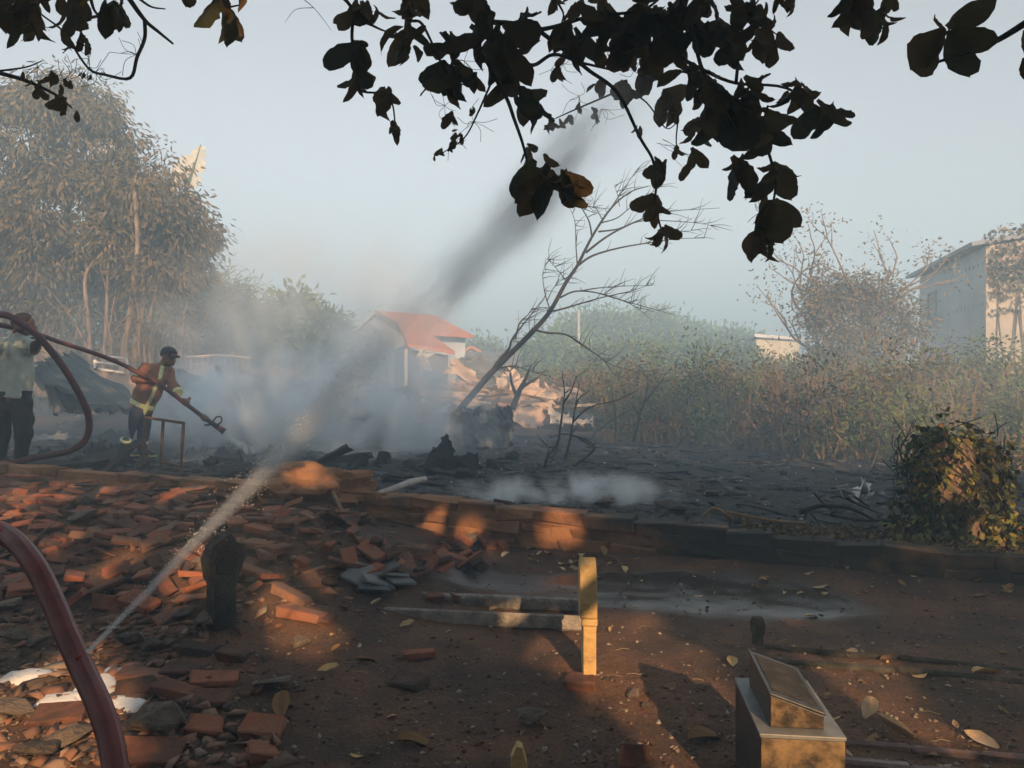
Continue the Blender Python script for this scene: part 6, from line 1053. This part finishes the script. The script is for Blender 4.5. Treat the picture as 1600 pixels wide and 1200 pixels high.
def third():
    D_ = 8.95; j = lambda x, y, d=0: P(x, y, D_+d); base = j(-95, 724); base[2] = float(H(base[0], base[1])); t = root('person', base, 'person mostly outside the left edge reaching an arm to grip the hose', 'person')
    hd, nk, ch, be, pe = j(-92, 492), j(-94, 520), j(-95, 548), j(-96, 590), j(-96, 622); sR, eR, wR = j(-58, 540, .02), j(-22, 545, -.08), j(15, 516, -.06); sL, eL, wL = j(-128, 540), j(-140, 590), j(-130, 630)
    hpR, aR, hpL, aL = j(-84, 630), j(-82, 716), j(-108, 630), j(-110, 716); tR, tL = aR+(.1, .18, -.03), aL+(-.02, .2, -.03)
    prim = [(ch, be, .17, .16), (be, pe, .16, .16), (nk, ch, .07, .13), (sR, sL, .085, .085), (sR, eR, .07, .055), (eR, wR, .055, .04), (sL, eL, .07, .055), (eL, wL, .055, .04)]; legs = [(pe, hpR, .14, .11), (pe, hpL, .14, .11), (hpR, aR, .105, .055), (hpL, aL, .105, .055), (aR, tR, .05, .035), (aL, tL, .05, .035)]
    head = [(hd+(0, 0, .03), hd-(0, 0, .04), .096, .08), (hd+(.04, .03, -.06), hd-(0, 0, .07), .05, .056), (nk, hd, .056, .055), (hd+(.08, .05, -.01), hd+(.1, .06, -.02), .012, .015)]; lo, hi = j(-175, 735, -.4), j(40, 465, .45)
    sm_part(t, 'body', lambda X: np.minimum(smin(union(X, head, .02), union(X, prim, .03)+.012, .02), union(X, legs, .03)+.012), lo, hi, .016, M['skin'])
    sm_part(t, 'jacket', lambda X: np.maximum.reduce([union(X, prim, .03)-.012+fold(X, .02, 4), pe[2]-.06-X[:, 2], (X-nk) @ nrm(nk-ch)-.03, np.where(np.linalg.norm(X-wR, axis=1) < .3, (X-wR) @ nrm(wR-eR)+.12, -1)]), lo, hi, .014, M['jacket'])
    sm_part(t, 'trousers', lambda X: np.maximum(np.maximum(union(X, legs[:4], .03)-.010, base[2]+.02-X[:, 2]), X[:, 2]-pe[2]-.05), lo, hi, .016, M['navy']); sm_part(t, 'hair', lambda X: np.maximum(cone(X, hd+(-.01, -.01, .03), hd+(-.01, -.01, .04), .104, .1), -(X[:, 2]-hd[2])+.0), hd-.2, hd+.2, .012, M['hair'])
    hand(t, P(29, 505, D_-.06), P(60, 522, D_)-P(10, 497, D_), wR-P(29, 505, D_-.06)+np.array([-.1, 0, -.06]), .035)
third()

# ------------------------------------------------------------------ hoses
def hose(name, pts, r_, mat, label, n=12, prof=None, sides=16):
    s = spl(pts, n); c = s[len(s)//2]; t = root(name, c, label, 'hose'); part(t, 'tube', MB().tube(s, r_, sides, prof=prof), mat, True); return t, s
hose('fire_hose', [P(-160, 520, 8.8), P(-60, 496, 8.85), P(0, 491, 8.88), P(30, 503, 8.89), P(60, 526, 8.95), P(95, 568, 9.1), P(122, 612, 9.3), P(138, 650, 9.45), P(136, 682, 9.5), P(115, 702, 9.5), P(85, 710, 9.45), P(50, 716, 9.3), P(20, 722, 9.15), P(-40, 728, 9.2)], .040, M['hosefar'], 'maroon hose arching over the sage shirted man and looping to the ground')
t, s = hose('fire_hose', [P(-80, 500, 8.6), P(0, 508, 8.8), P(60, 523, 9.6), P(95, 535, 10.1), P(150, 553, 10.5), P(190, 569, 10.65), P(215, 582, 10.68), P(246, 598, 10.73), P(289, 630, 10.83), P(318, 652, 10.88)], .030, M['hosefar'], 'thinner maroon hose held by the firefighter with a nozzle')
nz = root('hose_nozzle', P(335, 664, 10.9), 'black hose nozzle with a looped handle at the end of the hose', 'nozzle'); a, b = P(316, 650.5, 10.88), P(348, 673, 10.95); d = nrm(b-a)
part(nz, 'coupling', MB().tube([a, a+d*.03, a+d*.05, a+d*.09], [.040, .046, .046, .036], 14), M['metal'], True); part(nz, 'barrel', MB().tube([a+d*.08, a+d*.18, a+d*.20, a+d*.28], [.030, .030, .036, .036], 14), M['black'], True); part(nz, 'ring', MB().tube([a+d*.27, a+d*.30], [.041, .041], 14), M['redmetal'], True); part(nz, 'tip', MB().tube([a+d*.29, a+d*.33, a+d*.37], [.036, .040, .050], 14), M['black'], True)
up = nrm(np.array([.3, 0, 1])-d*np.dot(d, [.3, 0, 1])); q = a+d*.16; part(nz, 'handle', MB().tube(spl([q+up*.03, q+up*.11+d*.0, q+up*.14+d*.05, q+up*.10+d*.09, q+d*.08+up*.03], 4), .011, 8), M['black'], True); part(nz, 'grip', MB().tube([q-up*.03, q-up*.08-d*.06], [.016, .013], 8), M['black'], True)
# near hose, in the air close to the camera, with woven seams
def hprof(a): return .985+sum(.05*math.exp(-((a-c)/.07)**2) for c in (.5, 1.2, 1.75, 2.6, 3.6, 4.4, 5.0, 5.8))
nh, s = hose('fire_hose', [P(-170, 815, 2.1), P(-60, 812, 2.0), P(0, 831, 1.93), P(28, 850, 1.88), P(52, 880, 1.83), P(69, 910, 1.8), P(87, 950, 1.76), P(108, 1000, 1.71), P(131, 1050, 1.66), P(154, 1100, 1.6), P(171, 1150, 1.55), P(181, 1205, 1.5), P(190, 1290, 1.44), P(192, 1500, 1.3)], .0240, M['hose'], 'thick red fire hose crossing the lower left corner, leaking water', 14, hprof, 72)
part(nh, 'red_band', MB().tube(spl([P(-25, 820, 1.955), P(0, 831, 1.93), P(12, 839, 1.91)], 4), .0252, 24), M['redmetal'], True)
lk = P(130, 1022, 1.675)+np.array([0, -.012, 0]); part(nh, 'leak', MB().tube([lk-nrm(np.array([1, .9, 1.1]))*.010, lk+nrm(np.array([1, .9, 1.1]))*.004], [.005, .003], 10), M['redmetal'], True)

# ------------------------------------------------------------------ smoke, spray and haze
def vol_mat(name, color, dens_nodes, aniso=.2):
    m = bpy.data.materials.new(name); m.use_nodes = True; n = m.node_tree.nodes; L = m.node_tree.links.new; n.remove(n['Principled BSDF']); v = n.new('ShaderNodeVolumePrincipled'); v.inputs['Color'].default_value = (*color, 1); v.inputs['Anisotropy'].default_value = aniso
    dens_nodes(n, L, v); L(v.outputs[0], n['Material Output'].inputs['Volume']); return m
def math_n(n, L, op, a, b=None, clamp=False):
    k = n.new('ShaderNodeMath'); k.operation = op; k.use_clamp = clamp
    for i, x in enumerate((a, b)):
        if x is None: continue
        if isinstance(x, (int, float)): k.inputs[i].default_value = x
        else: L(x, k.inputs[i])
    return k.outputs[0]
def smoke(c, rad, dens, label, scale=1.6, lo=.42, hi=.75, seed=0., color=(.93, .97, 1.0)):
    def nodes(n, L, v):
        co = n.new('ShaderNodeTexCoord').outputs['Object']; ln = n.new('ShaderNodeVectorMath'); ln.operation = 'LENGTH'; L(co, ln.inputs[0])     # object is a unit ball, scaled
        mp = n.new('ShaderNodeNewGeometry').outputs['Position']; no = n.new('ShaderNodeTexNoise'); no.noise_dimensions = '4D'; no.inputs['W'].default_value = seed; no.inputs['Scale'].default_value = scale; no.inputs['Detail'].default_value = 4; no.inputs['Roughness'].default_value = .55; no.inputs['Distortion'].default_value = .4; L(mp, no.inputs['Vector'])
        fall = n.new('ShaderNodeMapRange'); fall.interpolation_type = 'SMOOTHSTEP'; fall.inputs[1].default_value = 1.; fall.inputs[2].default_value = .15; L(ln.outputs['Value'], fall.inputs[0])
        nz_ = n.new('ShaderNodeMapRange'); nz_.interpolation_type = 'SMOOTHSTEP'; nz_.inputs[1].default_value = lo; nz_.inputs[2].default_value = hi; L(no.outputs[0], nz_.inputs[0])
        d = math_n(n, L, 'MULTIPLY', fall.outputs[0], nz_.outputs[0]); L(math_n(n, L, 'MULTIPLY', d, dens), v.inputs['Density'])
    me = blob('smoke', (0, 0, 0), (1, 1, 1), 0, 1, 0, 2); m = vol_mat('smoke', color, nodes); return ob('smoke', me, m, label=label, cat='smoke', kind='stuff', loc=c, scale=tuple(rad))
smoke(P(350, 635, 12.6), (1.6, 1.0, 1.0), 17.0, 'white smoke billowing right of the firefighter', seed=1.)
smoke(P(560, 640, 12.2), (2.2, 1.2, 1.5), 10.0, 'blue grey smoke rising behind the broken wall', seed=2.)
smoke(P(490, 545, 15.5), (4.0, 2.4, 3.1), 1.5, 'thin smoke drifting across the middle of the burnt plot', scale=.8, lo=.35, seed=3.)
smoke((-3.6, 14.0, .6), (6.5, 5.0, 1.9), .30, 'thin bluish smoke lying over the left of the burnt plot', scale=.35, lo=.25, hi=.8, seed=5., color=(.74, .88, 1.0))
smoke((6.5, 12.0, .9), (8.5, 5.2, 2.4), .10, 'thin bluish smoke drifting over the right field', scale=.3, lo=.25, hi=.8, seed=6., color=(.74, .88, 1.0))
smoke(P(150, 540, 17.5), (4.5, 2.2, 3.0), .22, 'thin bluish smoke hanging in front of the mango tree', scale=.4, lo=.3, hi=.8, seed=7., color=(.74, .88, 1.0))
smoke(P(880, 775, 7.6), (1.35, .45, .30), 14.0, 'low steam creeping along the top of the wall', scale=3.0, seed=4.)
def spray(p0, p1, r0, r1, dens, label, core=1.0, noise=7.):
    p0, p1 = np.array(p0), np.array(p1); d = p1-p0; Ln = float(np.linalg.norm(d)); me = MB().tube([(0, 0, z) for z in np.linspace(0, 1, 9)], [(r0+(r1-r0)*z) for z in np.linspace(0, 1, 9)], 20).mesh('water_spray')
    def nodes(n, L, v):
        co = n.new('ShaderNodeTexCoord').outputs['Object']; sx = n.new('ShaderNodeSeparateXYZ'); L(co, sx.inputs[0]); x, y, z = sx.outputs; wz = n.new('ShaderNodeTexNoise'); wz.inputs['Scale'].default_value = 5.; wz.inputs['Detail'].default_value = 3; L(co, wz.inputs['Vector']); ws = n.new('ShaderNodeSeparateXYZ'); L(wz.outputs['Color'], ws.inputs[0])
        off = lambda v_, k: math_n(n, L, 'ADD', v_, math_n(n, L, 'MULTIPLY', math_n(n, L, 'SUBTRACT', ws.outputs[k], .5), math_n(n, L, 'MULTIPLY', math_n(n, L, 'ADD', math_n(n, L, 'MULTIPLY', z, r1-r0), r0), 1.1))); x, y = off(x, 0), off(y, 1)
        rr = math_n(n, L, 'SQRT', math_n(n, L, 'ADD', math_n(n, L, 'MULTIPLY', x, x), math_n(n, L, 'MULTIPLY', y, y))); rz = math_n(n, L, 'ADD', math_n(n, L, 'MULTIPLY', math_n(n, L, 'POWER', math_n(n, L, 'MAXIMUM', z, 0.), 1.35), r1-r0), r0); q = math_n(n, L, 'DIVIDE', rr, rz)
        fall = n.new('ShaderNodeMapRange'); fall.interpolation_type = 'SMOOTHSTEP'; fall.inputs[1].default_value = 1.; fall.inputs[2].default_value = .0; L(q, fall.inputs[0]); f2 = math_n(n, L, 'ADD', math_n(n, L, 'MULTIPLY', math_n(n, L, 'POWER', fall.outputs[0], core), .35), math_n(n, L, 'POWER', fall.outputs[0], core*5))
        mp = n.new('ShaderNodeMapping'); mp.inputs['Scale'].default_value = (noise, noise, noise*.5); L(co, mp.inputs[0]); no = n.new('ShaderNodeTexNoise'); no.inputs['Scale'].default_value = 1.; no.inputs['Detail'].default_value = 3; L(mp.outputs[0], no.inputs['Vector']); nr = n.new('ShaderNodeMapRange'); nr.inputs[1].default_value = .35; nr.inputs[2].default_value = .65; nr.inputs[3].default_value = .05; nr.inputs[4].default_value = 1.5; L(no.outputs[0], nr.inputs[0])
        end = n.new('ShaderNodeMapRange'); end.interpolation_type = 'SMOOTHSTEP'; end.inputs[1].default_value = 1.; end.inputs[2].default_value = .65; L(z, end.inputs[0])
        dd = math_n(n, L, 'DIVIDE', dens, math_n(n, L, 'POWER', rz, 1.55)); L(math_n(n, L, 'MULTIPLY', math_n(n, L, 'MULTIPLY', dd, f2), math_n(n, L, 'MULTIPLY', nr.outputs[0], end.outputs[0])), v.inputs['Density'])
    m = vol_mat('water_spray', (.88, .90, .92), nodes, .3); o = ob('water_spray', me, m, label=label, cat='water spray', kind='stuff', loc=p0)
    o.rotation_euler = Vector(d).to_track_quat('Z', 'Y').to_euler(); o.scale = (1, 1, Ln); return o
spray(P(136, 1019, 1.63), P(1000, 130, 3.45), .007, .34, 1.15, 'long jet of water spraying from the leaking hose up across the view', 1.6)
spray(P(350, 675, 10.95), P(440, 745, 11.3), .03, .26, 2.0, 'short cone of water leaving the firefighter nozzle', 1.0, 4.)
a, b = P(136, 1019, 1.63), P(1000, 130, 3.45); ax = nrm(b-a); nd = 4200; rd = np.random.default_rng(55); tt = rd.random(nd)**.8; rr_ = .006+.30*tt; e1 = nrm(np.cross(ax, (0, 0, 1))); e2 = np.cross(ax, e1)
cc = a+(b-a)*tt[:, None]+(e1*rd.normal(size=(nd, 1))+e2*rd.normal(size=(nd, 1)))*(rr_*.42)[:, None]; cc[:, 2] -= .10*tt**2*rd.random(nd); sz = rd.uniform(.0004, .0011, nd)[:, None]
V_ = np.stack([cc+ax*sz*2.5, cc-ax*sz*2.5, cc+e1*sz, cc-e1*sz, cc+e2*sz, cc-e2*sz], 1).reshape(-1, 3); I = np.arange(nd)[:, None, None]*6; F_ = (I+np.array([(0, 2, 4), (0, 4, 3), (0, 3, 5), (0, 5, 2), (1, 4, 2), (1, 3, 4), (1, 5, 3), (1, 2, 5)])).reshape(-1, 3)
ob('water_droplets', mesh_np('water_droplets', V_, F_), mk('water_drop', [(.55, .58, .60), (.75, .78, .80)], 5, rough=.1, bump=0, spec=.6), label='droplets of water scattered through the jet from the hose', cat='water drops', kind='stuff')
hz = MB().box((0, 67.5, 6.0), (310, 167, 16)); hm = bpy.data.materials.new('haze'); hm.use_nodes = True; n = hm.node_tree.nodes; n.remove(n['Principled BSDF']); v = n.new('ShaderNodeVolumePrincipled'); v.inputs['Color'].default_value = (.60, .82, 1.0, 1); v.inputs['Density'].default_value = .0165; v.inputs['Anisotropy'].default_value = .1
hm.node_tree.links.new(v.outputs[0], n['Material Output'].inputs['Volume']); ob('haze', hz, hm, label='pale smoky haze hanging over the whole place', cat='haze', kind='stuff')
